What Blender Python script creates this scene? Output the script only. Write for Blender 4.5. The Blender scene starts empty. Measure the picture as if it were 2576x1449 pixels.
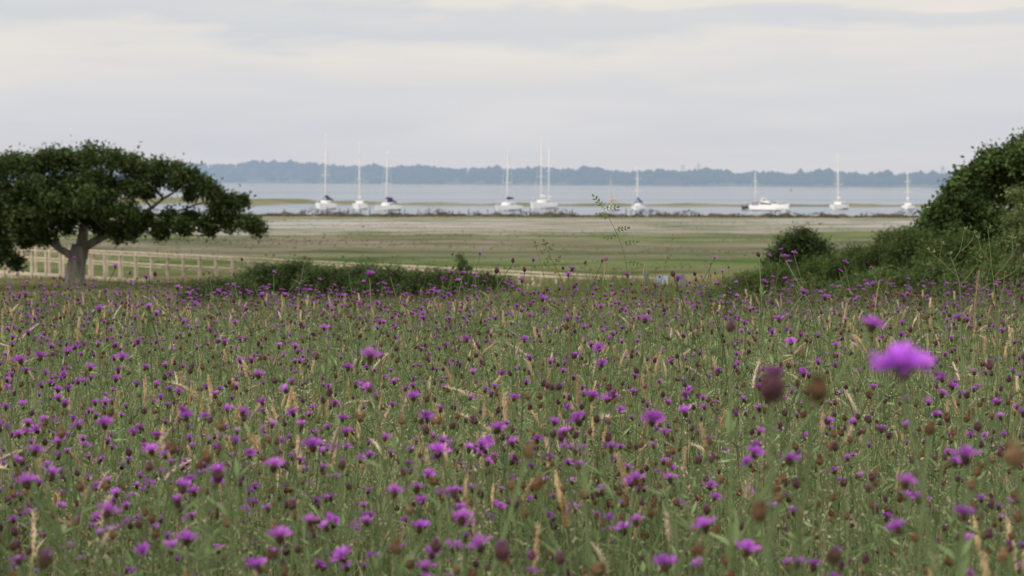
import bpy, math, random
import numpy as np
from mathutils import Euler
rng = np.random.default_rng(7); random.seed(7)
S = bpy.context.scene; COL = S.collection
F = 4807.0; CX = 1288.0; HY = 452.0; ZC = 4.9
R = math.radians

def at(px, py, D):
    return np.array([(px-CX)/F*D, D, ZC-(py-HY)/F*D])
def s2l(r, g, b):
    f = lambda c: ((c/255+0.055)/1.055)**2.4 if c > 10 else c/255/12.92
    return (f(r), f(g), f(b))
def nrm(a):
    return a/np.maximum(np.linalg.norm(a, axis=-1, keepdims=True), 1e-9)
def sst(x, a, b):
    t = np.clip((x-a)/(b-a), 0, 1); return t*t*(3-2*t)

# ------------------------------------------------------------------ mesh builder
class MB:
    def __init__(s): s.V=[]; s.Q=[]; s.T=[]; s.C=[]; s.n=0
    def add(s, V, Q=None, T=None, C=(.5,.5,.5)):
        V = np.asarray(V, float).reshape(-1,3)
        C = np.asarray(C, float)
        if C.ndim == 1: C = np.tile(C, (len(V),1))
        if Q is not None and len(Q): s.Q.append(np.asarray(Q,int).reshape(-1,4)+s.n)
        if T is not None and len(T): s.T.append(np.asarray(T,int).reshape(-1,3)+s.n)
        s.V.append(V); s.C.append(C); s.n += len(V); return s
    def arrays(s):
        V = np.concatenate(s.V); C = np.concatenate(s.C)
        Q = np.concatenate(s.Q) if s.Q else np.zeros((0,4),int)
        T = np.concatenate(s.T) if s.T else np.zeros((0,3),int)
        return V,Q,T,C
    def mesh(s, name, mat, smooth=False):
        V,Q,T,C = s.arrays()
        me = bpy.data.meshes.new(name)
        me.vertices.add(len(V)); me.vertices.foreach_set('co', V.astype(np.float32).ravel())
        idx = np.concatenate([Q.ravel(), T.ravel()]).astype(np.int32)
        me.loops.add(len(idx)); me.loops.foreach_set('vertex_index', idx)
        nq, nt = len(Q), len(T)
        me.polygons.add(nq+nt)
        st = np.concatenate([np.arange(nq)*4, nq*4+np.arange(nt)*3]).astype(np.int32)
        me.polygons.foreach_set('loop_start', st)
        me.polygons.foreach_set('use_smooth', np.full(nq+nt, smooth))
        me.update(calc_edges=True)
        ca = me.color_attributes.new('Col','FLOAT_COLOR','POINT')
        ca.data.foreach_set('color', np.hstack([C, np.ones((len(C),1))]).astype(np.float32).ravel())
        me.materials.append(mat)
        return me
    def build(s, name, mat, parent=None, smooth=False):
        return link(name, s.mesh(name, mat, smooth), parent)
def link(name, me, parent=None):
    o = bpy.data.objects.new(name, me); COL.objects.link(o)
    if parent is not None: o.parent = parent
    return o
def tag(o, label, cat, group=None, kind=None):
    o['label'] = label; o['category'] = cat
    if group: o['group'] = group
    if kind: o['kind'] = kind
    return o
def empty(name, loc, rz=0):
    o = bpy.data.objects.new(name, None); COL.objects.link(o)
    o.empty_display_size = .1
    o.location = tuple(float(v) for v in loc); o.rotation_euler = (0,0,rz); return o

def tube(P, Rr, n=6, cap=True):
    P = np.asarray(P, float); k = len(P)
    Rr = np.asarray(Rr, float)*np.ones(k) if np.ndim(Rr)==0 else np.asarray(Rr, float)
    T = nrm(np.gradient(P, axis=0))
    ref = np.array([0,0,1.]) if abs(T[:,2]).mean() < .75 else np.array([1.,.05,0])
    A = nrm(np.cross(T, ref)); B = np.cross(T, A)
    a = np.arange(n)*2*np.pi/n
    V = (P[:,None]+Rr[:,None,None]*(np.cos(a)[None,:,None]*A[:,None]+np.sin(a)[None,:,None]*B[:,None])).reshape(-1,3)
    Q=[]; Tt=[]
    for i in range(k-1):
        for j in range(n):
            j2=(j+1)%n; Q.append((i*n+j,i*n+j2,(i+1)*n+j2,(i+1)*n+j))
    if cap:
        for j in range(1,n-1):
            Tt.append((0,j+1,j)); b=(k-1)*n; Tt.append((b,b+j,b+j+1))
    return V, np.array(Q), np.array(Tt,int).reshape(-1,3)
def box(c, s, rz=0, taper=1.0):
    x,y,z = s[0]/2,s[1]/2,s[2]/2
    V = np.array([(-x,-y,-z),(x,-y,-z),(x,y,-z),(-x,y,-z),(-x*taper,-y*taper,z),(x*taper,-y*taper,z),(x*taper,y*taper,z),(-x*taper,y*taper,z)])
    cs,sn = math.cos(rz),math.sin(rz)
    V = V@np.array([[cs,sn,0],[-sn,cs,0],[0,0,1]])+np.asarray(c,float)
    Q = [(0,3,2,1),(4,5,6,7),(0,1,5,4),(1,2,6,5),(2,3,7,6),(3,0,4,7)]
    return V, Q, None
def loft(rings, cap0=True, cap1=True):
    n=len(rings[0]); V=np.concatenate([np.asarray(r,float) for r in rings]); Q=[];T=[]
    for i in range(len(rings)-1):
        for j in range(n):
            j2=(j+1)%n; Q.append((i*n+j,i*n+j2,(i+1)*n+j2,(i+1)*n+j))
    for b,f in ((0,cap0),((len(rings)-1)*n,cap1)):
        if f:
            for j in range(1,n-1): T.append((b,b+j,b+j+1))
    return V,Q,T
def beam(p0,p1,side,w,h):
    rg=[]
    for p in (p0,p1):
        p=np.asarray(p,float); s=np.asarray(side,float)*w/2; u=np.array([0,0,h/2]); rg.append([p-s-u,p+s-u,p+s+u,p-s+u])
    return loft(rg)
def smooth_poly(P, n=14):
    P=np.asarray(P,float); t=np.linspace(0,1,len(P)); u=np.linspace(0,1,n)
    Q=np.stack([np.interp(u,t,P[:,i]) for i in range(3)],1)
    for _ in range(2): Q[1:-1]=(Q[:-2]+2*Q[1:-1]+Q[2:])/4
    return Q

# ------------------------------------------------------------------ materials
def newmat(name):
    m = bpy.data.materials.new(name); m.use_nodes=True
    nt=m.node_tree; nt.nodes.clear()
    out=nt.nodes.new('ShaderNodeOutputMaterial'); return m,nt,out
def N(nt, t, **kw):
    n=nt.nodes.new(t)
    for k,v in kw.items(): setattr(n,k,v)
    return n
def mat_plant(name, trans=.3, objvar=.3):
    m,nt,out=newmat(name); L=nt.links.new
    at_=N(nt,'ShaderNodeAttribute'); at_.attribute_name='Col'
    oi=N(nt,'ShaderNodeObjectInfo')
    mr=N(nt,'ShaderNodeMapRange'); mr.inputs['To Min'].default_value=1-objvar/2; mr.inputs['To Max'].default_value=1+objvar/2
    L(oi.outputs['Random'],mr.inputs['Value'])
    sc=N(nt,'ShaderNodeVectorMath',operation='SCALE'); L(at_.outputs['Color'],sc.inputs[0]); L(mr.outputs[0],sc.inputs['Scale'])
    d=N(nt,'ShaderNodeBsdfDiffuse'); t=N(nt,'ShaderNodeBsdfTranslucent'); mx=N(nt,'ShaderNodeMixShader'); mx.inputs[0].default_value=trans
    L(sc.outputs[0],d.inputs[0]); L(sc.outputs[0],t.inputs[0]); L(d.outputs[0],mx.inputs[1]); L(t.outputs[0],mx.inputs[2]); L(mx.outputs[0],out.inputs[0])
    return m
def mat_simple(name, col, rough=.6, var=.2, scale=3.0, spec=.3, stretch=(1,1,1), metal=0):
    m,nt,out=newmat(name); L=nt.links.new
    tc=N(nt,'ShaderNodeTexCoord'); mp=N(nt,'ShaderNodeMapping'); mp.inputs['Scale'].default_value=stretch
    no=N(nt,'ShaderNodeTexNoise'); no.inputs['Scale'].default_value=scale; no.inputs['Detail'].default_value=5
    L(tc.outputs['Object'],mp.inputs[0]); L(mp.outputs[0],no.inputs['Vector'])
    mr=N(nt,'ShaderNodeMapRange'); mr.inputs['From Min'].default_value=.3; mr.inputs['From Max'].default_value=.7
    mr.inputs['To Min'].default_value=1-var; mr.inputs['To Max'].default_value=1+var; L(no.outputs[0],mr.inputs['Value'])
    rgb=N(nt,'ShaderNodeRGB'); rgb.outputs[0].default_value=(*col,1)
    sc=N(nt,'ShaderNodeVectorMath',operation='SCALE'); L(rgb.outputs[0],sc.inputs[0]); L(mr.outputs[0],sc.inputs['Scale'])
    p=N(nt,'ShaderNodeBsdfPrincipled'); p.inputs['Roughness'].default_value=rough; p.inputs['Specular IOR Level'].default_value=spec; p.inputs['Metallic'].default_value=metal
    L(sc.outputs[0],p.inputs['Base Color']); L(p.outputs[0],out.inputs[0]); return m
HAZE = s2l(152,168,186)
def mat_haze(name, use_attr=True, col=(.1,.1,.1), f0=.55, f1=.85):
    # aerial haze painted in as emission, stronger with distance over the water
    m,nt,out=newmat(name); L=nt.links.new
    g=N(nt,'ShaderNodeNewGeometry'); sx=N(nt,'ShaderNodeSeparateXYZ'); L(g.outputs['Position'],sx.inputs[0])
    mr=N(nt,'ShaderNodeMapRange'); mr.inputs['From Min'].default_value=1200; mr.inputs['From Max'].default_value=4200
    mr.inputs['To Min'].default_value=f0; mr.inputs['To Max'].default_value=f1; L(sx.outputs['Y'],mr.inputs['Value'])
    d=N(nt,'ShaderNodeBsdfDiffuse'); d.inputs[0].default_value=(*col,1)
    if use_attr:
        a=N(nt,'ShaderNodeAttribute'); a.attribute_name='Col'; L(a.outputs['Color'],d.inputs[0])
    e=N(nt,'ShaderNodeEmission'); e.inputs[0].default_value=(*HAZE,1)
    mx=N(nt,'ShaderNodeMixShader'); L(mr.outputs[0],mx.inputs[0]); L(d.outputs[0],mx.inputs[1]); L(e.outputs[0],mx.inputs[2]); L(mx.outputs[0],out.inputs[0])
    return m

M_plant = mat_plant('meadow_plant',.3,.3)
M_leaf  = mat_plant('tree_leaf',.18,0)
M_bark  = mat_simple('oak_bark',(.19,.175,.16),.9,.4,6,.1,(1,1,.25))
M_wood  = mat_simple('boardwalk_timber',(.49,.42,.335),.8,.25,4,.15)
M_greyw = mat_simple('weathered_wood',(.17,.19,.20),.85,.25,6,.1)
M_dark  = mat_simple('dark_stake_wood',(.06,.05,.045),.9,.3,4,.1)
M_white = mat_simple('boat_gelcoat',(.71,.71,.72),.35,.04,1,.5)
M_navy  = mat_simple('navy_canvas',(.04,.05,.14),.8,.2,3,.2)
M_navyh = mat_simple('dark_blue_hull',(.03,.035,.065),.4,.1,2,.5)
M_glass = mat_simple('boat_window',(.02,.025,.03),.15,.1,2,.5)
M_mast  = mat_simple('pale_mast',(.66,.65,.63),.45,.05,2,.4)
M_wire  = mat_simple('stay_wire',(.45,.45,.45),.4,.1,2,.4)
M_red   = mat_simple('antifoul_red',(.25,.07,.05),.7,.2,2,.3)
M_tan   = mat_simple('tan_sailcloth',(.44,.32,.22),.8,.2,3,.2)
M_buoy  = mat_simple('buoy_red',(.35,.08,.07),.5,.1,2,.3)
M_blueb = mat_simple('blue_grey_board',(.26,.32,.39),.6,.3,4,.2)
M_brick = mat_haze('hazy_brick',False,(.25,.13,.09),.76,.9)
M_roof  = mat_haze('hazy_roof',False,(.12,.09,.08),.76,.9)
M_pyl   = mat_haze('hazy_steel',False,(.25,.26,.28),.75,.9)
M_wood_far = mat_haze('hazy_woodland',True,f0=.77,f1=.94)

# ------------------------------------------------------------------ world
def world():
    w=bpy.data.worlds.new('World'); S.world=w; w.use_nodes=True
    nt=w.node_tree; nt.nodes.clear(); L=nt.links.new
    out=N(nt,'ShaderNodeOutputWorld'); bg=N(nt,'ShaderNodeBackground'); bg.inputs['Strength'].default_value=.1
    L(bg.outputs[0],out.inputs[0])
    sky=N(nt,'ShaderNodeTexSky',sky_type='NISHITA'); sky.sun_disc=False; sky.sun_elevation=R(28); sky.sun_rotation=R(230); sky.dust_density=3
    tc=N(nt,'ShaderNodeTexCoord'); sx=N(nt,'ShaderNodeSeparateXYZ'); L(tc.outputs['Generated'],sx.inputs[0])
    mp=N(nt,'ShaderNodeMapping'); mp.inputs['Scale'].default_value=(5.5,5.5,30); mp.inputs['Location'].default_value=(1.3,.4,.2); L(tc.outputs['Generated'],mp.inputs[0])
    n1=N(nt,'ShaderNodeTexNoise'); n1.inputs['Scale'].default_value=1.3; n1.inputs['Detail'].default_value=5; n1.inputs['Roughness'].default_value=.5; n1.inputs['Distortion'].default_value=.4
    L(mp.outputs[0],n1.inputs['Vector'])
    wa=N(nt,'ShaderNodeMath',operation='MULTIPLY_ADD'); L(n1.outputs[0],wa.inputs[0]); wa.inputs[1].default_value=.065; wa.inputs[2].default_value=-.0325
    ad=N(nt,'ShaderNodeMath',operation='ADD'); L(sx.outputs['Z'],ad.inputs[0]); L(wa.outputs[0],ad.inputs[1])
    mr=N(nt,'ShaderNodeMapRange'); mr.inputs['From Min'].default_value=0; mr.inputs['From Max'].default_value=.12; L(ad.outputs[0],mr.inputs['Value'])
    cr=N(nt,'ShaderNodeValToRGB'); cr.color_ramp.interpolation='EASE'; e=cr.color_ramp.elements
    stops=[(0,(214,213,218)),(.14,(212,214,220)),(.34,(218,219,223)),(.50,(226,224,223)),(.57,(230,227,223)),(.66,(214,217,221)),(.73,(217,218,221)),(.80,(233,229,223)),(1,(236,231,225))]
    e[0].position=0; e[0].color=(*s2l(*stops[0][1]),1); e[1].position=1; e[1].color=(*s2l(*stops[-1][1]),1)
    for p,c in stops[1:-1]:
        k=e.new(p); k.color=(*s2l(*c),1)
    L(mr.outputs[0],cr.inputs[0])
    mp2=N(nt,'ShaderNodeMapping'); mp2.inputs['Scale'].default_value=(6,6,60); mp2.inputs['Location'].default_value=(4.2,2.1,.7); L(tc.outputs['Generated'],mp2.inputs[0])
    n2=N(nt,'ShaderNodeTexNoise'); n2.inputs['Scale'].default_value=1.0; n2.inputs['Detail'].default_value=4; n2.inputs['Distortion'].default_value=.6; L(mp2.outputs[0],n2.inputs['Vector'])
    cr2=N(nt,'ShaderNodeValToRGB'); q=cr2.color_ramp.elements
    q[0].position=.34; q[0].color=(.975,.982,.99,1); q[1].position=.66; q[1].color=(1.045,1.025,1.005,1)
    L(n2.outputs[0],cr2.inputs[0])
    mu=N(nt,'ShaderNodeMix',data_type='RGBA',blend_type='MULTIPLY'); mu.inputs[0].default_value=1
    L(cr.outputs[0],mu.inputs[6]); L(cr2.outputs[0],mu.inputs[7])
    up=N(nt,'ShaderNodeMapRange'); up.interpolation_type='SMOOTHSTEP'
    up.inputs['From Min'].default_value=.14; up.inputs['From Max'].default_value=.7; up.inputs['To Min'].default_value=10; up.inputs['To Max'].default_value=18; L(sx.outputs['Z'],up.inputs['Value'])
    sc=N(nt,'ShaderNodeVectorMath',operation='SCALE'); L(mu.outputs[2],sc.inputs[0]); L(up.outputs[0],sc.inputs['Scale'])
    mx=N(nt,'ShaderNodeMix',data_type='RGBA'); mx.inputs[0].default_value=.96; L(sky.outputs[0],mx.inputs[6]); L(sc.outputs[0],mx.inputs[7])
    L(mx.outputs[2],bg.inputs['Color'])
world()
sl=bpy.data.lights.new('sun','SUN'); sl.energy=1.5; sl.angle=R(14); sl.color=(1,.92,.80)
so=bpy.data.objects.new('sun',sl); COL.objects.link(so); so.rotation_euler=(R(60),0,R(-50)); so.location=(-20,-20,30)

# ------------------------------------------------------------------ terrain
KY=[-12,0,5,9,12,16,20,30,50,68,80,100,150,215,250,262,300,600,3000,15000]
KZ=[3.95,3.85,3.8,3.75,3.64,3.36,3.0,2.3,1.5,1.04,.78,.6,.5,.36,.2,-.4,-1.5,-3,-4,-4]
def gz(x,y):
    x=np.asarray(x,float); y=np.asarray(y,float)
    z=np.interp(y,KY,KZ)
    z=z+.55*sst(x,2,8)*np.exp(-((y-28)/11)**2)
    z=z-.46*sst(x,-13,-7)*np.exp(-((y-65)/8)**2)
    z=z+(.26*np.exp(-((x+3.2)/3.8)**2)+.80*np.exp(-((x-2.6)/2.8)**2))*np.exp(-((y-45)/6)**2)
    a=np.clip((y-2)/40,0,1)*np.clip((300-y)/60,0,1)
    z=z+a*.06*(np.sin(x*.9+1.3*np.sin(y*.31))+np.sin(y*.7+x*.33))*np.where(y>85,.5,1)
    return z
def ground():
    ys=np.concatenate([np.linspace(-12,20,50),np.linspace(20.8,100,110),np.linspace(101.5,262,90),[268,300,600,3000,15000]])
    us=np.linspace(-1,1,161)
    Y,U=np.meshgrid(ys,us,indexing='ij'); X=U*(14+.62*np.maximum(Y,0))
    V=np.stack([X,Y,gz(X,Y)],-1).reshape(-1,3)
    i,j=np.meshgrid(np.arange(len(ys)-1),np.arange(160),indexing='ij'); a=(i*161+j).ravel()
    Q=np.stack([a,a+1,a+162,a+161],1)
    m,nt,out=newmat('marsh_and_meadow_ground'); L=nt.links.new
    g=N(nt,'ShaderNodeNewGeometry'); sx=N(nt,'ShaderNodeSeparateXYZ'); L(g.outputs['Position'],sx.inputs[0])
    mp=N(nt,'ShaderNodeMapping'); mp.inputs['Scale'].default_value=(.03,.06,.1); L(g.outputs['Position'],mp.inputs[0])
    n1=N(nt,'ShaderNodeTexNoise'); n1.inputs['Scale'].default_value=1; n1.inputs['Detail'].default_value=7; n1.inputs['Roughness'].default_value=.6; L(mp.outputs[0],n1.inputs['Vector'])
    wa=N(nt,'ShaderNodeMath',operation='MULTIPLY_ADD'); L(n1.outputs[0],wa.inputs[0]); wa.inputs[1].default_value=80; wa.inputs[2].default_value=-40
    am=N(nt,'ShaderNodeMapRange'); am.inputs['From Min'].default_value=60; am.inputs['From Max'].default_value=140; L(sx.outputs['Y'],am.inputs['Value'])
    wm=N(nt,'ShaderNodeMath',operation='MULTIPLY'); L(wa.outputs[0],wm.inputs[0]); L(am.outputs[0],wm.inputs[1])
    ad=N(nt,'ShaderNodeMath',operation='ADD'); L(sx.outputs['Y'],ad.inputs[0]); L(wm.outputs[0],ad.inputs[1])
    dv=N(nt,'ShaderNodeMath',operation='DIVIDE'); L(ad.outputs[0],dv.inputs[0]); dv.inputs[1].default_value=250
    cr=N(nt,'ShaderNodeValToRGB'); e=cr.color_ramp.elements
    st=[(0,(.05,.065,.03)),(20,(.08,.09,.04)),(45,(.11,.125,.055)),(74,(.15,.145,.075)),(80,(.17,.15,.095)),(90,(.12,.14,.07)),(100,(.115,.15,.066)),(110,(.145,.148,.10)),(128,(.17,.155,.125)),(143,(.15,.16,.10)),(150,(.115,.16,.06)),(156,(.16,.17,.115)),(162,(.24,.228,.195)),(200,(.25,.237,.205)),(222,(.225,.215,.165)),(250,(.20,.19,.13))]
    e[0].position=0; e[0].color=(*st[0][1],1); e[1].position=1; e[1].color=(*st[-1][1],1)
    for y,c in st[1:-1]:
        k=e.new(y/250); k.color=(*c,1)
    L(dv.outputs[0],cr.inputs[0])
    mp2=N(nt,'ShaderNodeMapping'); mp2.inputs['Scale'].default_value=(.07,.17,.3); L(g.outputs['Position'],mp2.inputs[0])
    n2=N(nt,'ShaderNodeTexNoise'); n2.inputs['Scale'].default_value=1.; n2.inputs['Detail'].default_value=9; n2.inputs['Roughness'].default_value=.68; n2.inputs['Distortion'].default_value=.5; L(mp2.outputs[0],n2.inputs['Vector'])
    cr2=N(nt,'ShaderNodeValToRGB'); q=cr2.color_ramp.elements; q[0].position=.36; q[0].color=(.40,.58,.36,1); q[1].position=.62; q[1].color=(1.28,1.18,1.22,1)
    L(n2.outputs[0],cr2.inputs[0])
    mu=N(nt,'ShaderNodeMix',data_type='RGBA',blend_type='MULTIPLY'); mu.inputs[0].default_value=1; L(cr.outputs[0],mu.inputs[6]); L(cr2.outputs[0],mu.inputs[7])
    d=N(nt,'ShaderNodeBsdfDiffuse'); L(mu.outputs[2],d.inputs[0])
    mp3=N(nt,'ShaderNodeMapping'); mp3.inputs['Scale'].default_value=(.022,.16,.1); L(g.outputs['Position'],mp3.inputs[0])
    n3=N(nt,'ShaderNodeTexNoise'); n3.inputs['Scale'].default_value=1; n3.inputs['Detail'].default_value=4; L(mp3.outputs[0],n3.inputs['Vector'])
    c3=N(nt,'ShaderNodeMapRange'); c3.inputs['From Min'].default_value=.50; c3.inputs['From Max'].default_value=.60; L(n3.outputs[0],c3.inputs['Value'])
    r1=N(nt,'ShaderNodeMapRange'); r1.inputs['From Min'].default_value=158; r1.inputs['From Max'].default_value=172; L(ad.outputs[0],r1.inputs['Value'])
    r2=N(nt,'ShaderNodeMapRange'); r2.inputs['From Min'].default_value=230; r2.inputs['From Max'].default_value=218; L(sx.outputs['Y'],r2.inputs['Value'])
    m1=N(nt,'ShaderNodeMath',operation='MULTIPLY'); L(c3.outputs[0],m1.inputs[0]); L(r1.outputs[0],m1.inputs[1])
    m2=N(nt,'ShaderNodeMath',operation='MULTIPLY'); L(m1.outputs[0],m2.inputs[0]); L(r2.outputs[0],m2.inputs[1])
    m3=N(nt,'ShaderNodeMath',operation='MULTIPLY'); L(m2.outputs[0],m3.inputs[0]); m3.inputs[1].default_value=.6
    gl=N(nt,'ShaderNodeBsdfGlossy'); gl.inputs['Roughness'].default_value=.2; gl.inputs[0].default_value=(.85,.86,.88,1)
    mx=N(nt,'ShaderNodeMixShader'); L(m3.outputs[0],mx.inputs[0]); L(d.outputs[0],mx.inputs[1]); L(gl.outputs[0],mx.inputs[2]); L(mx.outputs[0],out.inputs[0])
    o=MB().add(V,Q).build('ground',m,None,True)
    tag(o,'meadow slope running down to flat green and beige salt marsh','ground',kind='structure')
ground()

def water():
    m,nt,out=newmat('estuary_water'); L=nt.links.new
    g=N(nt,'ShaderNodeNewGeometry'); mp=N(nt,'ShaderNodeMapping'); mp.inputs['Scale'].default_value=(.25,.5,.3); L(g.outputs['Position'],mp.inputs[0])
    n=N(nt,'ShaderNodeTexNoise'); n.inputs['Scale'].default_value=1.2; n.inputs['Detail'].default_value=4; L(mp.outputs[0],n.inputs['Vector'])
    b=N(nt,'ShaderNodeBump'); b.inputs['Strength'].default_value=.12; b.inputs['Distance'].default_value=.3; L(n.outputs[0],b.inputs['Height'])
    mp2=N(nt,'ShaderNodeMapping'); mp2.inputs['Scale'].default_value=(.002,.012,.1); L(g.outputs['Position'],mp2.inputs[0])
    n2=N(nt,'ShaderNodeTexNoise'); n2.inputs['Scale'].default_value=1.; n2.inputs['Detail'].default_value=5; L(mp2.outputs[0],n2.inputs['Vector'])
    cr=N(nt,'ShaderNodeValToRGB'); q=cr.color_ramp.elements; q[0].position=.35; q[0].color=(.70,.75,.81,1); q[1].position=.65; q[1].color=(.82,.86,.90,1); L(n2.outputs[0],cr.inputs[0])
    gl=N(nt,'ShaderNodeBsdfGlossy'); gl.inputs['Roughness'].default_value=.12; L(b.outputs[0],gl.inputs['Normal']); L(cr.outputs[0],gl.inputs[0])
    d=N(nt,'ShaderNodeBsdfDiffuse'); d.inputs[0].default_value=(.17,.21,.26,1)
    mx=N(nt,'ShaderNodeMixShader'); mx.inputs[0].default_value=.78; L(d.outputs[0],mx.inputs[1]); L(gl.outputs[0],mx.inputs[2]); L(mx.outputs[0],out.inputs[0])
    V=[(-13000,235,0),(13000,235,0),(13000,14000,0),(-13000,14000,0)]
    o=MB().add(V,[(0,1,2,3)]).build('water',m); tag(o,'calm grey blue estuary water behind the marsh','water',kind='structure')
water()

def spit():
    pxs=np.linspace(-900,3500,260)
    Dc=np.interp(pxs,[-900,300,450,800,1000,1400,2300,3500],[450,450,440,402,376,362,352,345])
    hw=np.interp(pxs,[-900,300,450,700,830,1000,1400,2300,3500],[80,78,70,42,20,7,5,5,5])
    hw=hw*(1+.25*np.sin(pxs*.021)+.2*np.sin(pxs*.053+1)); hh=np.interp(pxs,[-900,700,1000,3500],[.55,.5,.42,.38])*(1+.3*np.sin(pxs*.03))
    v=np.linspace(-1,1,13); V=[]
    for p,dc,w,h in zip(pxs,Dc,hw,hh):
        for t in v:
            D=dc+t*w; X=(p-CX)/F*dc
            V.append((X,D,h*(1-t*t)**.5*1.0-.06+rng.normal(0,.03)))
    Q=[]
    for i in range(259):
        for j in range(12): a=i*13+j; Q.append((a,a+13,a+14,a+1))
    m,nt,out=newmat('spit_mud'); L=nt.links.new
    g=N(nt,'ShaderNodeNewGeometry'); mp=N(nt,'ShaderNodeMapping'); mp.inputs['Scale'].default_value=(.05,.08,1); L(g.outputs['Position'],mp.inputs[0])
    n=N(nt,'ShaderNodeTexNoise'); n.inputs['Scale'].default_value=1; n.inputs['Detail'].default_value=6; L(mp.outputs[0],n.inputs['Vector'])
    cr=N(nt,'ShaderNodeValToRGB'); q=cr.color_ramp.elements; q[0].position=.35; q[0].color=(.12,.14,.08,1); q[1].position=.62; q[1].color=(.22,.205,.145,1); L(n.outputs[0],cr.inputs[0])
    d=N(nt,'ShaderNodeBsdfDiffuse'); L(cr.outputs[0],d.inputs[0]); L(d.outputs[0],out.inputs[0])
    o=MB().add(V,Q).build('mud_spit',m,None,True); tag(o,'long thin marshy spit lying in the water behind the boats','spit',kind='structure')
spit()

# ------------------------------------------------------------------ far shore
def y_sh(p): return np.interp(p,[-1200,500,1300,2300,3800],[459.5,460,465,471,475])
def y_tp(p): return np.interp(p,[-1200,300,485,600,700,800,900,1100,1300,1500,1700,2000,2300,3800],[410,410,412,411,408,412,417,421,423,426,429,432,434,434])
def far_land():
    pxs=np.linspace(-1200,3800,220); Ds=ZC*F/(y_sh(pxs)-HY)
    fr=np.array([-.01,0,.015,.05,.15,.28,.40,.6,1.0])
    zr=np.maximum(ZC+(HY-y_tp(pxs))/F*Ds*1.4-7.5,1.2)
    V=[];C=[]
    for k,(p,D,zz) in enumerate(zip(pxs,Ds,zr)):
        for f in fr:
            z={-.01:-1,0:.05}.get(float(f), 1.0+(zz-1.0)*float(sst(np.array(f),.02,.40)) )
            d=D*(1+f); V.append(((p-CX)/F*d,d,z))
            C.append((.20,.24,.12) if .01<f<.1 else (.08,.11,.06))
    n=len(fr); Q=[]
    for i in range(219):
        for j in range(n-1): a=i*n+j; Q.append((a,a+n,a+n+1,a+1))
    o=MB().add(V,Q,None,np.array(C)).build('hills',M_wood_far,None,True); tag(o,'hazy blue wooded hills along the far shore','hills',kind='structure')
    import bmesh
    bm=bmesh.new(); bmesh.ops.create_icosphere(bm,subdivisions=1,radius=1); bm.verts.ensure_lookup_table()
    iv=np.array([v.co[:] for v in bm.verts]); it=np.array([[v.index for v in f.verts] for f in bm.faces]); bm.free()
    mb=MB()
    for k in range(5200):
        p=rng.uniform(-1000,3500); D0=float(np.interp(p,pxs,Ds)); zz=float(np.interp(p,pxs,zr))
        f=rng.choice([rng.uniform(.012,.05),rng.uniform(.05,.42),rng.uniform(.3,.42)],p=[.3,.35,.35])
        if f<.05 and math.sin(p*.011)+math.sin(p*.027+2)>.25: continue
        D=D0*(1+f); zb=1+(zz-1)*float(sst(np.array(f),.02,.40))
        h=rng.uniform(5,8)*(1+.22*math.sin(p*.013)*math.sin(p*.031))*(1.4 if rng.random()<.06 else 1)*(D/1900)**.3; w=h*rng.uniform(.35,.7)
        if f<.05: h*=.75
        V=iv*(1+rng.normal(0,.18,(len(iv),1)))*np.array([w,w,h*.52])+np.array([(p-CX)/F*D,D,zb+h*.48])
        g=rng.uniform(.6,1.3); mb.add(V,None,it,np.array((.055,.08,.05))*g)
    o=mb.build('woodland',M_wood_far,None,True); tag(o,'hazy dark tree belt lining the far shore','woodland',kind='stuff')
    for p,w,h,lab in ((1668,14,5,'long low reddish brick building at the far waterline among trees'),(1706,8,4.5,'small brick house at right end of the long far shore building')):
        D=float(np.interp(p,pxs,Ds))*1.012; r=empty('brick_house',((p-CX)/F*D,D,.5)); tag(r,lab,'house')
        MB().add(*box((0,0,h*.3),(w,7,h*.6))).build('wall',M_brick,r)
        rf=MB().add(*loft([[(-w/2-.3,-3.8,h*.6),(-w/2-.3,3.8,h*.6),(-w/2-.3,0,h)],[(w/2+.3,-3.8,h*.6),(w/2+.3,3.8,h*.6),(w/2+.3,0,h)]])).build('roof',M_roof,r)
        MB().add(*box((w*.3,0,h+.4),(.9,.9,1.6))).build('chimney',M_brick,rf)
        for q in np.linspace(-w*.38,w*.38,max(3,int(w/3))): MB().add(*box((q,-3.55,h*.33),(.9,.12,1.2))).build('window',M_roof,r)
    for p,yt,lab in ((1718,414,'thin grey pylon rising over the far trees, leftmost'),(1757,411,'thin grey pylon rising over the far trees, second from left'),(2372,418,'thin grey pylon above the far trees beside the right oak')):
        D=float(np.interp(p,pxs,Ds))*1.5; zt=ZC+(HY-yt)/F*D; r=empty('pylon',((p-CX)/F*D,D,2)); tag(r,lab,'pylon'); zt-=2
        t=MB()
        for sx in (-1,1):
            for sy in (-1,1): t.add(*tube([(sx*2.2,sy*2.2,0),(sx*.4,sy*.4,zt)],.13,4))
        for q in np.linspace(.1,.8,6):
            w=2.2-1.8*q
            for s in (-1,1): t.add(*tube([(-w*s,-w,zt*q),(w*s,-w,zt*(q+.12))],.08,4))
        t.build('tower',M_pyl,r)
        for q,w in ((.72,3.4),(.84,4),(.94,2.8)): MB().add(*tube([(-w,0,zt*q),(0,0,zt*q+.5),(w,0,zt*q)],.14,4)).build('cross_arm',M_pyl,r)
far_land()

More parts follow.
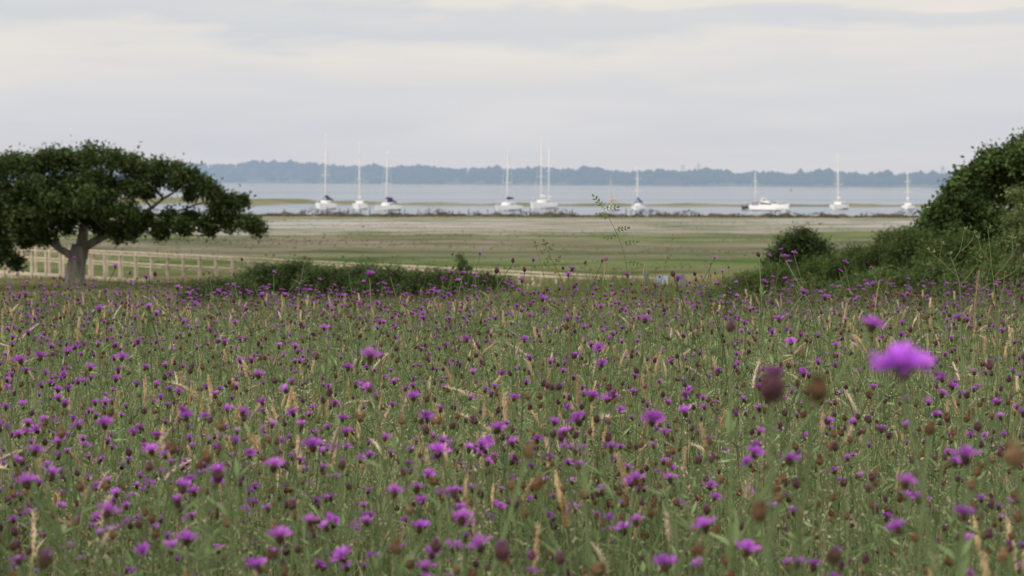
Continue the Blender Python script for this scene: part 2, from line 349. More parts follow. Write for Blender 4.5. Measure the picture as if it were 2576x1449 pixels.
# ------------------------------------------------------------------ shore bank + stakes
def leaf_quads(P,size,up=.4,aspect=.6):
    n=len(P); nn=rng.normal(size=(n,3)); nn[:,2]+=up*1.5; nn=nrm(nn)
    t=nrm(np.cross(nn,rng.normal(size=(n,3)))); b=np.cross(nn,t); s=np.asarray(size).reshape(-1,1)*np.ones((n,1))
    V=np.stack([P-t*s,P+b*s*aspect-t*s*.1,P+t*s,P-b*s*aspect-t*s*.1],1).reshape(-1,3)
    return V,np.arange(4*n).reshape(-1,4)
def bank_line(t):
    return np.array([-85+160*t,252-24*t])
def bank():
    n=400; V=[];Q=[]
    for i in range(n):
        x,y=bank_line(i/(n-1)); h=.38+.14*math.sin(i*.37)+.10*math.sin(i*1.13)+rng.normal(0,.05)
        for dx,z in ((-1.9,-.2),(-.8,h*.75),(0,h),(.7,h*.7),(1.6,-.3)): V.append((x,y+dx+rng.normal(0,.1),.2+z))
    for i in range(n-1):
        for j in range(4): a=i*5+j; Q.append((a,a+5,a+6,a+1))
    o=MB().add(V,Q).build('shore_bank',mat_simple('bank_shingle',(.075,.065,.05),.9,.4,1.5,.1)); tag(o,'low dark shingle bank between the marsh and the moored boats','bank',kind='structure')
    m=14000; t=rng.random(m); P=np.stack([-85+160*t,252-24*t+rng.normal(0,1.2,m),.25+rng.random(m)**2*.72*(.7+.5*np.sin(t*70)+.4*np.sin(t*190))],1)
    V,Q=leaf_quads(P,rng.uniform(.06,.16,m),.3); c=np.repeat(np.array([(.05,.05,.03)])*rng.uniform(.5,1.5,(m,1)),4,0)
    o=MB().add(V,Q,None,c).build('bank_scrub',M_leaf); tag(o,'dark ragged scrub growing along the shore bank','scrub',kind='stuff')
    sp=list(np.linspace(700,1330,26)+rng.normal(0,8,26))+[1395,1440,1575,1588,1600,1612]
    for p in sp:
        D=float(np.interp(p,[400,2300],[248,231])); x=(p-CX)/F*D; h=rng.uniform(.75,1.2)
        s=MB().add(*tube([(0,0,0),(rng.normal(0,.03),0,h*.6),(rng.normal(0,.05),0,h)],[.06,.055,.045],6)).build('wooden_stake',M_dark); s.location=(x,D+.3,.2)
        tag(s,'thin dark wooden stake standing on the low shore bank','stake','stakes along the shore bank')
bank()

# ------------------------------------------------------------------ boats
def hull_rings(L,B,fb,fs):
    ts=[0,.12,.28,.45,.62,.76,.88,.95,1]; bb=[.74,.88,.97,1,.93,.76,.46,.22,.02]; rings=[]
    for t,b in zip(ts,bb):
        f=fs+(fb-fs)*t**1.6; h=B/2*b; x=(t-.45)*L; ov=.09*L*t**6; us=-.05*L*(1-t)**6
        prof=[(1,f,1),(.985,f*.6,.6),(.90,.02,.1),(.55,-.3,-.1),(0,-.5,-.2)]
        pts=[(x+(ov+us)*o,h*w,z) for w,z,o in prof]+[(x+(ov+us)*o,-h*w,z) for w,z,o in reversed(prof[:-1])]
        rings.append(pts)
    return rings
def stripe(L,B):
    ts=np.linspace(0,1,12); bb=np.interp(ts,[0,.12,.28,.45,.62,.76,.88,.95,1],[.74,.88,.97,1,.93,.76,.46,.22,.02])
    up=[((t-.45)*L,B/2*b*.93+.02,.16) for t,b in zip(ts,bb)]; dn=[((t-.45)*L,B/2*b*.9+.02,-.02) for t,b in zip(ts,bb)]
    up+= [(x,-y,z) for x,y,z in reversed(up)]; dn+=[(x,-y,z) for x,y,z in reversed(dn)]
    return loft([dn,up],False,False)
def rig(r,xm,zt,L,B,fb,fs,cover,mast_mat,boom_len,stays=True,scale=1):
    z0=fb*.8
    m=MB().add(*tube([(xm,0,z0),(xm,0,zt*.6),(xm,0,zt)],[.105*scale,.095*scale,.065*scale],8)).build('mast',mast_mat,r,True)
    for q in (.45,.72):
        MB().add(*tube([(xm-.1,-.75*scale,zt*q),(xm,0,zt*q+.05),(xm-.1,.75*scale,zt*q)],.03,6)).build('spreader',mast_mat,m)
    b=MB().add(*tube([(xm,0,z0+1.0),(xm-boom_len,0,z0+1.05)],.07,6)).build('boom',mast_mat,r)
    if cover is not None:
        k=9; P=[(xm+.12-(boom_len+.1)*i/(k-1),0,z0+1.14+.06*(1-i/(k-1))) for i in range(k)]
        MB().add(*tube(P,[.12,.26,.25,.23,.21,.19,.17,.15,.07],8)).build('sail_cover',cover,b,True)
    if stays:
        for nm,p in (('forestay',(.52*L,0,fb)),('backstay',(-.45*L,0,fs))): MB().add(*tube([(xm,0,zt*.97),p],.018,4)).build(nm,M_wire,r)
        for s in (-1,1): MB().add(*tube([(xm,0,zt*.9),(xm-.1,s*.78*scale,zt*.45),(xm-.2,s*B*.47,fb*.85)],.016,4)).build('shroud',M_wire,r)
def cabin(r,x0,x1,w,z,h,win=True):
    rings=[]
    for x,sw,hh in ((x0,1,1),(x0+(x1-x0)*.55,.95,.95),(x1-.3,.72,.62),(x1,.55,.1)):
        rings.append([(x,-w/2*sw,z-.15),(x,w/2*sw,z-.15),(x,w/2*sw*.86,z+h*hh),(x,-w/2*sw*.86,z+h*hh)])
    c=MB().add(*loft(rings)).build('cabin',M_white,r)
    if win:
        for s in (-1,1):
            for k in range(3):
                x=x0+(x1-x0)*(.12+.2*k); MB().add(*box((x+.2,s*(w/2*.925),z+h*.45),(.55,.09,h*.34))).build('window',M_glass,c)
    return c
def yacht(px,wl,zt_px,L,B,rz,lab,cover,name='sailing_yacht',hull=None,mast=None,strp=None,mizzen=None,hood=None,masto=.06,scale=1,cat='sailing boat',heel=0.,free=1.):
    D=ZC*F/(wl-HY); p=at(px,wl,D); r=empty(name,(p[0],D,0),rz); tag(r,lab,cat); r.rotation_euler=(R(heel),0,rz)
    zt=ZC+(HY-zt_px)/F*D; fb,fs=.115*L*free,.088*L*free
    MB().add(*loft(hull_rings(L,B,fb,fs))).build('hull',hull or M_white,r,False)
    MB().add(*stripe(L,B)).build('waterline_stripe',strp or M_navy,r)
    cabin(r,-.16*L,.2*L,B*.62,fs+.12,.45*scale)
    rig(r,masto*L,zt,L,B,fb,fs,cover,mast or M_mast,.38*L if mizzen is None else .30*L,True,scale)
    if mizzen is not None:
        zm=ZC+(HY-mizzen)/F*D; xm=-.34*L
        m=MB().add(*tube([(xm,0,fs*.8),(xm,0,zm*.5),(xm,0,zm)],[.09*scale,.08*scale,.055*scale],8)).build('mizzen_mast',mast or M_mast,r,True)
        MB().add(*tube([(xm-.1,-.5,zm*.6),(xm,0,zm*.6+.05),(xm-.1,.5,zm*.6)],.03,6)).build('spreader',mast or M_mast,m)
        MB().add(*tube([(xm,0,fs+1),(xm-.16*L,0,fs+1.05)],[.14,.09],8)).build('mizzen_boom',cover or M_navy,r)
    if hood is not None:
        rg=[]
        for x,q in ((-.15*L,.2),(-.17*L,.75),(-.21*L,1),(-.235*L,.95)):
            rg.append([(x,B*.33*math.cos(a),fs+.45+.62*q*math.sin(a)) for a in np.linspace(0,math.pi,9)])
        MB().add(*loft(rg)).build('sprayhood',hood,r,True)
    t=MB()
    for s in (-1,1):
        t.add(*tube([(.34*L,s*B*.27,fb*.9),(.34*L,s*B*.27,fb+.6)],.025,5)); t.add(*tube([(.34*L,s*B*.27,fb+.6),(.53*L,s*.06,fb+.65)],.025,5))
    t.build('pulpit',M_wire,r)
    return r
HD=-90  # bow towards the viewer
yacht(819,526,337,10,3.0,R(HD-4),'white sailing yacht seen bow on with the tallest mast, leftmost of the moored boats',M_navy,hood=M_navy,heel=-.8)
yacht(905,526,358,9.5,2.5,R(HD+2),'white sailing yacht seen end on without blue covers, second boat from left',M_white,heel=.3,free=.95)
yacht(974,529,380,9,2.7,R(HD-15),'white sailing yacht with navy sail cover and hood, third boat from left',M_navy,hood=M_navy,heel=-1.2,free=.85)
yacht(1277,529,375,9.5,2.8,R(HD-18),'white yacht with dark boom cover moored just left of the two masted ketch',M_navy,heel=-1.6,free=.85)
yacht(1366,524,347,11,3.3,R(HD-16),'white two masted ketch with a red brown waterline in the middle of the moorings',M_white,name='ketch',strp=M_red,mizzen=368,masto=.12,heel=-.4,free=.9)
yacht(1540,529,445,5.6,1.7,R(HD-20),'small brown masted wooden boat left of the small blue covered yacht',M_tan,name='gaff_boat',mast=M_tan,mizzen=482,scale=.5,masto=.14,free=.8)
yacht(1605,528,420,7,2.1,R(HD-8),'small white yacht with bright blue cover, just right of the brown masted boat',mat_simple('blue_canvas',(.05,.09,.30),.8,.2,3,.2),hood=mat_simple('blue_hood',(.05,.09,.28),.8,.2,3,.2),scale=.8,heel=.8)
yacht(1896,526,430,4.4,1.7,R(180+35),'small dark hulled sailing boat with short mast half hidden behind the motor cruiser',None,hull=M_navyh,strp=M_white,scale=.7,masto=-.08)
yacht(2110,526,388,9.5,2.8,R(HD-17),'white yacht with pale furled sail moored right of the motor cruiser',M_white,heel=.6,free=.8)
yacht(2284,526,430,7,2.2,R(HD-11),'smallest white yacht at the right end of the moorings near the oak',M_white,scale=.8,heel=.4,free=.85)
def cruiser():
    D=ZC*F/(530-HY); p=at(1932,530,D); r=empty('motor_cruiser',(p[0],D,0),R(-40)); r.scale=(.76,.78,.82); tag(r,'white motor cruiser with dark windows moored in front of a dark hulled boat','motor boat')
    L,B=8.2,2.9
    MB().add(*loft(hull_rings(L,B,1.35,.95))).build('hull',M_white,r)
    MB().add(*stripe(L,B)).build('waterline_stripe',M_navyh,r)
    rg=[]
    for x,w,z in ((-1.5,1.0,1.75),(-.2,1.0,1.85),(.6,.95,1.75),(1.9,.75,1.3),(2.8,.35,1.15)):
        rg.append([(x,-B*.42*w,.9),(x,B*.42*w,.9),(x,B*.34*w,z),(x,-B*.34*w,z)])
    c=MB().add(*loft(rg)).build('cabin',M_white,r)
    for s in (-1,1): MB().add(*loft([[(-1.2,s*1.20,1.25),(-1.2,s*1.16,1.6),(1.3,s*.99,1.45),(1.6,s*1.05,1.2)],[(-1.2,s*1.26,1.25),(-1.2,s*1.2,1.6),(1.3,s*1.05,1.45),(1.6,s*1.12,1.2)]])).build('window',M_glass,c)
    MB().add(*loft([[(.75,-.85,1.74),(.75,.85,1.74),(1.75,.7,1.37),(1.75,-.7,1.37)],[(.78,-.85,1.8),(.78,.85,1.8),(1.78,.7,1.43),(1.78,-.7,1.43)]])).build('windscreen',M_glass,c)
    MB().add(*loft([[(-3.4,-1.1,.9),(-3.4,1.1,.9),(-3.3,.95,1.6),(-3.3,-.95,1.6)],[(-1.4,-1.15,.9),(-1.4,1.15,.9),(-1.4,1.0,1.9),(-1.4,-1.0,1.9)]])).build('canopy',mat_simple('grey_canopy',(.22,.23,.26),.8,.15,3,.2),r)
    a=MB()
    P=[(-1.0,1.15*math.cos(q),1.5+1.0*math.sin(q)) for q in np.linspace(0,math.pi,9)]; a.add(*tube(P,.08,6)); a.build('radar_arch',M_white,r)
    t=MB()
    for s in (-1,1): t.add(*tube([(1.4,s*1.1,1.75),(3.0,s*.6,1.95),(4.3,s*.06,2.05)],.03,5)); t.add(*tube([(2.8,s*.7,1.2),(2.8,s*.68,1.92)],.03,5))
    t.build('rail',M_wire,r)
cruiser()
def buoy():
    D=ZC*F/(480-HY); p=at(1990,480,D); r=empty('buoy',(p[0],D,0)); tag(r,'small red channel buoy floating in open water before the far shore','buoy')
    MB().add(*tube([(0,0,-.2),(0,0,.3),(0,0,.4)],[.45,.45,.3],10)).build('float',M_buoy,r); MB().add(*tube([(0,0,.4),(0,0,1.2)],[.25,.1],8)).build('topmark',M_buoy,r)
buoy()

# ------------------------------------------------------------------ boardwalk
def boardwalk():
    A=np.array([-30,89.4]); B=np.array([4.2,60.7]); d=B-A; Ln=np.linalg.norm(d); u=d/Ln; nrmv=np.array([-u[1],u[0]])
    zd=lambda s: .96-.32*s/Ln
    r=empty('boardwalk',(A[0],A[1],.9)); tag(r,'long pale timber boardwalk with post and rail sides crossing the marsh edge','boardwalk')
    o=np.array([A[0],A[1],.9]); W=1.5; rz=math.atan2(u[1],u[0])
    dk=MB(); k=int(Ln/.16)
    for i in range(k):
        s=(i+.5)*Ln/k; c=A+u*s; dk.add(*box(np.array([c[0],c[1],zd(s)])-o,(.145,W,.04),rz))
    dk.build('deck',M_wood,r)
    s3=np.array([nrmv[0],nrmv[1],0])
    for side in (-1,1):
        n=int(Ln/.95)
        for i in range(n+1):
            s=i*Ln/n; c=A+u*s+nrmv*side*(W/2+.06); g=float(gz(c[0],c[1]))-.15; top=zd(s)+1.06
            MB().add(*box(np.array([c[0],c[1],(g+top)/2])-o,(.08,.085,top-g),rz)).build('post',M_wood,r)
        for nm,h,tw,th in (('handrail',1.09,.14,.045),('middle_rail',.66,.035,.055),('deck_beam',-.12,.05,.16)):
            q=(W/2+(.06 if nm=='handrail' else -.01 if nm!='deck_beam' else -.03))
            e=[]
            for s in (0,Ln): c=A+u*s+nrmv*side*q; e.append(np.array([c[0],c[1],zd(s)+h])-o)
            MB().add(*beam(e[0],e[1],s3,tw,th)).build(nm,M_wood,r)
boardwalk()

# ------------------------------------------------------------------ trees & shrubs
def foliage(blobs,ncl,nlf,lsz,col,spread,shell=.45,up=.5,aspect=.6,cvar=.35):
    mb=MB()
    for c,rad in blobs:
        c=np.asarray(c); rad=np.asarray(rad)*np.ones(3); n=max(6,int(ncl))
        dd=nrm(rng.normal(size=(n,3))); q=shell+(1-shell)*rng.random((n,1))**.6
        P=c+dd*q*rad*rng.uniform(.8,1.22,(n,1))
        cc=rng.uniform(1-cvar,1+cvar,(n,1))*(1+.18*dd[:,2:3])  # lighting variation painted into clump colour, lighter towards each blob's top
        LP=(P[:,None]+rng.normal(size=(n,nlf,3))*spread).reshape(-1,3)
        V,Q=leaf_quads(LP,rng.uniform(.6,1.25,len(LP))*lsz,up,aspect)
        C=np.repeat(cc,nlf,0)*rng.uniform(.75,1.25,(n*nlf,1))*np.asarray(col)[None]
        C[:,0]*=rng.uniform(.85,1.2,len(C))
        mb.add(V,Q,None,np.repeat(C,4,0))
    return mb
def limb(mb,P,r0,r1,n=8):
    P=smooth_poly(P,max(8,len(P)*3)); P[1:-1]+=rng.normal(0,r1*.3+.006,(len(P)-2,3))
    mb.add(*tube(P,np.linspace(r0,r1,len(P)),n)); return P
def oak_left():
    D=68.; k=D/F
    base=at(190,735,D); base[2]=float(gz(base[0],D))-.1
    r=empty('oak_tree',base); tag(r,'dark spreading oak with bent limbs standing alone by the boardwalk at left','tree')
    def p(px,py,dy=0): v=at(px,py,D+dy); return v-base
    tr=MB(); bz=p(187,735); bz[2]=0
    Pt=smooth_poly([bz,p(187,715),p(188,690),p(193,660),p(203,618)],12); tr.add(*tube(Pt,np.linspace(.41,.31,12)*(1+rng.normal(0,.03,12)),12))
    for a in np.linspace(0,6.28,7)[:-1]: tr.add(*tube([bz+np.array([.58*math.cos(a),.58*math.sin(a),-.05]),bz+np.array([.34*math.cos(a),.34*math.sin(a),.22]),bz+np.array([.22*math.cos(a),.22*math.sin(a),.6])],[.06,.13,.12],6))
    tr.build('trunk',M_bark,r,True)
    br=[]
    def lb(pts,r0,r1):
        mb=MB(); P=limb(mb,[p(*q) for q in pts],r0,r1); mb.build('limb',M_bark,r,True); br.append(P)
    lb([(190,650),(150,625),(105,596),(50,575,.8),(-10,555,1.5)],.15,.04)
    lb([(203,630),(248,600),(300,574),(350,545,.3),(405,505,.5),(455,470,.5)],.17,.03)
    lb([(204,622),(213,570,.6),(222,510,1),(232,450,1.2)],.22,.04)
    lb([(285,582),(370,566,.2),(450,560,.3),(530,562,.3),(610,562,.3),(645,572,.3)],.08,.014)
    lb([(150,625),(132,570,.8),(108,500,1.2),(100,450,1.4)],.10,.04)
    lb([(105,596),(40,603,-.3),(-20,640,-.4)],.07,.025)
    lb([(350,545,.3),(440,535,.3),(500,510,.3),(560,512,.3)],.05,.015)
    lb([(248,600),(262,550,1.2),(300,490,1.6)],.08,.03)
    bl=[(-60,432,52),(-100,500,55),(-40,436,44),(6,424,36),(52,414,38),(95,410,30),(132,400,34),(180,400,32),(232,394,36),(285,402,34),(330,410,26),(362,428,26),(402,420,18),(440,424,19),(474,440,17),(498,454,14),(522,470,11),
        (-30,500,55),(30,480,52),(90,470,48),(150,462,48),(215,457,48),(275,462,42),(330,470,32),(400,452,8),(372,480,11),(482,486,18),(518,474,12),(442,458,12),(540,488,10),
        (-20,560,42),(40,545,44),(95,540,40),(150,525,40),(210,515,40),(265,520,36),(318,535,28),(180,490,42),(240,490,42),(120,500,44),(60,510,44),(368,552,18),(428,545,12),(478,546,11),(520,562,11),(542,518,12),(568,503,10),(594,514,9),(608,506,6),(552,543,7),(590,552,7),(616,560,7),(638,566,6),(650,575,5),(445,566,9),(400,572,9),(350,572,14),
        (14,636,18),(-14,648,26),(42,662,11),(0,600,24),(100,582,24),(52,578,28),(300,570,20),(148,556,24),(328,584,12),(276,576,14),(112,598,13),(64,604,15),(170,568,14),(405,586,6),(468,574,6),(528,576,6),(575,566,6),(300,590,9),(250,566,14),(228,548,18),(200,545,18)]
    blobs=[]
    for (x,y,rr) in bl:
        big=rr>25
        for c in range(3 if rr>38 else 2 if big else 1):
            dy=rng.uniform(-2.8,2.8) if big else rng.uniform(-1.4,.8)
            if c==0 and big: dy=rng.uniform(-2.4,-.6)
            v=p(x+rng.normal(0,8)*c,y+rng.normal(0,6)*c,dy); q=rr*k*(.92 if c==0 else .8); blobs.append((v,(q,q*1.2,q*.78)))
    tw=MB(); allp=np.concatenate(br)
    for c,_ in blobs:
        j=np.argmin(np.linalg.norm(allp-c,axis=1)); a=allp[j]; mid=(a+c)/2+rng.normal(0,.08,3); limb(tw,[a,mid,c],.026,.009,5)
    tw.build('twigs',M_bark,r)
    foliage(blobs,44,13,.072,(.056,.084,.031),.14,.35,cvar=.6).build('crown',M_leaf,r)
oak_left()
def oak_right():
    D=30.; k=D/F
    base=at(2590,720,D); base[2]=float(gz(base[0],D))-.1
    r=empty('oak_tree',base); tag(r,'dark leafy oak leaning into the right edge above the thicket','tree')
    def p(px,py,dy=0): v=at(px,py,D+dy); return v-base
    tr=MB(); limb(tr,[np.array([0,0,0]),p(2585,640),p(2580,560)],.14,.09); tr.build('trunk',M_bark,r,True)
    br=[]
    for pts in ([(2583,600),(2500,560,.2),(2420,530,.3),(2370,525,.2)],[(2582,570),(2540,490,.2),(2505,430,.3)],[(2582,570),(2620,470,.1),(2600,400,.3)],[(2583,600),(2680,520),(2750,450,.4)]):
        mb=MB(); br.append(limb(mb,[p(*q) for q in pts],.06,.015)); mb.build('limb',M_bark,r,True)
    bl=[(2608,426,32),(2556,442,17),(2512,416,11),(2498,450,13),(2528,488,30),(2580,488,44),(2468,488,15),(2438,464,10),(2424,448,6),(2412,500,13),(2432,528,20),(2472,540,34),(2382,521,10),(2358,535,10),(2343,553,10),(2378,564,20),(2420,572,34),(2510,560,50),(2580,570,60),(2650,430,60),(2660,520,70),(2740,450,75),(2750,560,80),(2333,582,12),(2350,602,24),(2640,378,24),(2700,390,50),(2588,388,12),(2572,366,6),(2556,378,6),(2528,400,6),(2486,404,6),(2498,395,5),(2472,424,5),(2560,402,9),(2478,592,40),(2570,640,60),(2660,640,70),(2400,607,40),(2330,614,24),(2300,602,16),(2440,622,40),(2360,638,34),(2398,480,5),(2392,502,5),(2452,442,5),(2540,414,7),(2602,360,6),(2520,436,8)]
    blobs=[]
    for x,y,rr in bl:
        for c in range(2 if rr>20 else 1):
            v=p(x,y,rng.uniform(-.7,.9)); q=rr*k*.92; blobs.append((v,(q,q*1.2,q*.85)))
    tw=MB(); allp=np.concatenate(br)
    for c,_ in blobs:
        j=np.argmin(np.linalg.norm(allp-c,axis=1)); limb(tw,[allp[j],(allp[j]+c)/2+rng.normal(0,.04,3),c],.014,.005,5)
    tw.build('twigs',M_bark,r)
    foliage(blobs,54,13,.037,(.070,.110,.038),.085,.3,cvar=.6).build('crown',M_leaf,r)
oak_right()

def shrub(name,lab,px,ytop,hw,D,col,cat='bush',leaf=.035,nb=16,spiky=.6,group=None,dens=1.0,fall=.6,dep=1.0,rag=.05):
    top=at(px,ytop,D); X=top[0]; g=float(gz(X,D)); H=max(top[2]-g,.3); w=hw/F*D
    r=empty(name,(X,D,g-.05)); tag(r,lab,cat,group)
    blobs=[];st=MB()
    for i in range(nb):
        a=i*2.39996+rng.uniform(-.3,.3); q=math.sqrt((i+.3)/nb)*.9; hx=q*math.cos(a); hy=q*math.sin(a)*dep
        hh=H*(1-fall*q*q)*rng.uniform(.93-rag,1+rag); rad=w*rng.uniform(.24,.34); rz=min(rad*.6,hh*.35)
        blobs.append(((hx*w,hy*w*.9,hh-rz*1.05),(rad,rad,rz)))
        blobs.append(((hx*w*1.03,hy*w*.95,hh*.5),(rad*1.05,rad*1.05,hh*.34)))
        blobs.append(((hx*w*1.06,hy*w*.98,hh*.22),(rad*1.1,rad*1.1,hh*.24)))
        st.add(*tube([(hx*w*.3,hy*w*.3,0),(hx*w*.6,hy*w*.6,hh*.5),(hx*w,hy*w,hh*.92)],[.02,.014,.006],5))
    st.build('stems',M_bark,r)
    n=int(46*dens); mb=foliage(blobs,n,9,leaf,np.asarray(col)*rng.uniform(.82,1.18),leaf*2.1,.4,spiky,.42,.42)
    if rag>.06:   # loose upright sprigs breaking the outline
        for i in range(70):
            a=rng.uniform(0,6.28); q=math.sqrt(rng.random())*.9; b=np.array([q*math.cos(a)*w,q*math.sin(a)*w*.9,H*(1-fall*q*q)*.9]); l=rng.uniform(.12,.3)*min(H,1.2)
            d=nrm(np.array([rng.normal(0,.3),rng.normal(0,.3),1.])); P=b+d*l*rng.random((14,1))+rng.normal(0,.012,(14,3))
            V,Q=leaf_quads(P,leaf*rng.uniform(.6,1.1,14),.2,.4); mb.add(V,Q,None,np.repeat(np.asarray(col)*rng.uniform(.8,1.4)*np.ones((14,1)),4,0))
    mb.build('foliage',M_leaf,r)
    return r
G1=(.066,.098,.040); G2=(.076,.112,.040); G3=(.088,.128,.048)
for a in [('low dark green shrub at the left end of the middle thicket, nearest the oak',560,690,100,51,G1),
          ('dark green shrub of the middle thicket, second from its left end',655,657,95,53,G1),
          ('tallest dark green shrub of the middle thicket, third from its left end',735,646,90,53,G1),
          ('dark green shrub left of the middle of the thicket before the boardwalk',825,662,90,52,G1),
          ('dark green shrub in the middle of the thicket before the boardwalk',910,655,90,52,G1),
          ('rounded dark shrub right of the middle of the thicket before the boardwalk',990,662,95,51,G1),
          ('dark shrub below the lone upright sapling in the middle thicket',1095,664,115,51,G1),
          ('low shrub at the right end of the middle thicket',1210,678,105,50,G1)]:
    shrub('thicket_shrub',a[0],*a[1:],leaf=.042,nb=16,fall=.5,dep=.6)
for a in [('lowest shrub at the left foot of the right hand thicket slope',1840,696,60,36,G3),
          ('low shrub second from the left foot of the thicket slope',1882,684,70,35,G3),
          ('green shrub third from the left foot of the thicket slope',1932,672,80,34,G2),
          ('green shrub on the thicket slope below the lone round bush, left one',1990,660,80,33,G2),
          ('green shrub on the thicket slope below the lone round bush, right one',2070,644,85,32,G2),
          ('green shrub below halfway up the right hand thicket slope',2145,618,85,31,G2),
          ('green shrub above halfway up the right hand thicket slope',2220,594,85,30,G2),
          ('shrub at the top of the thicket slope touching the right oak',2300,572,85,29,G2),
          ('broad shrub in front of the right oak, left of its trunk',2400,582,110,26,G2),
          ('broad shrub in front of the right oak at the frame edge',2550,588,120,25.5,G2),
          ('front shrub at the foot of the thicket slope, leftmost of the front row',2050,700,110,26,G3),
          ('front shrub in the middle of the thicket slope, second of the front row',2200,676,130,25,G3),
          ('front shrub between the thicket slope and the tall weeds',2340,654,120,23.5,G3),
          ('front shrub among the tall weeds at the right edge',2490,660,140,22.5,G3)]:
    shrub('thicket_shrub',a[0],*a[1:],leaf=.023,nb=18,spiky=.3,dens=1.4,fall=.42,rag=.12)
shrub('upright_shrub','pale green upright shrub at the right frame edge in front of the oak',2572,490,62,22,(.12,.16,.065),leaf=.02,nb=14,spiky=.1,dens=1.1,fall=.55,rag=.12)
shrub('round_bush','rounded dark green bush standing alone above the thicket slope at right',2018,570,90,44,(.05,.076,.03),leaf=.045,nb=22,dens=1.2,fall=.55)
def sapling():
    D=50.; b=at(1165,690,D); b[2]=float(gz(b[0],D)); r=empty('sapling',b); tag(r,'small upright sapling poking out of the middle thicket','sapling')
    t=at(1158,646,D)-b; MB().add(*tube([(0,0,0),t*.5+np.array([.05,0,0]),t],[.025,.02,.008],6)).build('stem',M_bark,r)
    bl=[(t*.97,(.04,.05,.07)),(t*.88+np.array([.06,0,0]),(.08,.08,.07)),(t*.78+np.array([-.02,0,0]),(.12,.12,.10)),(t*.8+np.array([.2,0,-.05]),(.09,.1,.06)),(t*.66,(.2,.2,.14)),(t*.55,(.3,.25,.16))]
    foliage(bl,18,7,.036,(.085,.125,.05),.05,.3).build('foliage',M_leaf,r)
sapling()
def posts():
    D=54.
    for px,yt,lab in ((1626,684,'grey wooden post left of the pale blue board'),(1716,688,'grey wooden post right of the pale blue board'),(26,700,'short grey post in the grass left of the oak trunk')):
        t=at(px,yt,D if px>100 else 66); g=float(gz(t[0],t[1])); h=t[2]-g
        o=MB().add(*box((0,0,h/2),(.12 if px>100 else .08,.13,h),.2,.94)).build('fence_post',M_greyw); o.location=(t[0],t[1],g); tag(o,lab,'post')
    t=at(1664,694,D); g=float(gz(t[0],D)); h=t[2]-g; r=empty('information_board',(t[0],D,g)); tag(r,'pale blue board on short legs between two grey posts','sign')
    MB().add(*loft([[(-.18,-.02,h-.24),(.18,-.02,h-.24),(.18,.02,h-.24),(-.18,.02,h-.24)],[(-.18,.1,h),(.18,.1,h),(.18,.14,h),(-.18,.14,h)]])).build('panel',M_blueb,r)
    for s in (-1,1): MB().add(*box((s*.14,.07,(h-.2)/2),(.06,.06,h-.2))).build('leg',M_greyw,r)
posts()

# ------------------------------------------------------------------ grasses
def blades(P,H,W,lean,curve,C0,C1,seg=(0,.4,.75,1.)):
    n=len(P); a=rng.uniform(0,2*np.pi,n); dirv=np.stack([np.cos(a),np.sin(a),np.zeros(n)],1)
    f=rng.uniform(0,2*np.pi,n); fv=np.stack([np.cos(f),np.sin(f),np.zeros(n)],1)
    rows=[];cols=[]
    for t in seg:
        c=P+np.array([0,0,1.])*(H*t*(1-.18*curve*t))[:,None]+dirv*(H*(lean*t+curve*.6*t*t*t))[:,None]
        w=(W*(1-.85*t**1.6)*.5)[:,None]
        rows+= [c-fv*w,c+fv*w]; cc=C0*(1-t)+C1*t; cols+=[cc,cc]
    k=len(seg)*2; V=np.stack(rows,1).reshape(-1,3); C=np.stack(cols,1).reshape(-1,3)
    b=np.arange(n)*k; Q=np.concatenate([np.stack([b+2*i,b+2*i+1,b+2*i+3,b+2*i+2],1) for i in range(len(seg)-1)])
    return V,Q,C
def fan(n,y0,y1,k=.31,m=.9):
    out=np.zeros((0,2))
    while len(out)<n:
        yy=rng.uniform(y0,y1,n*3); xx=rng.uniform(-1,1,n*3)*(k*y1+m); ok=np.abs(xx)<k*yy+m
        out=np.concatenate([out,np.stack([xx[ok],yy[ok]],1)])
    return out[:n]
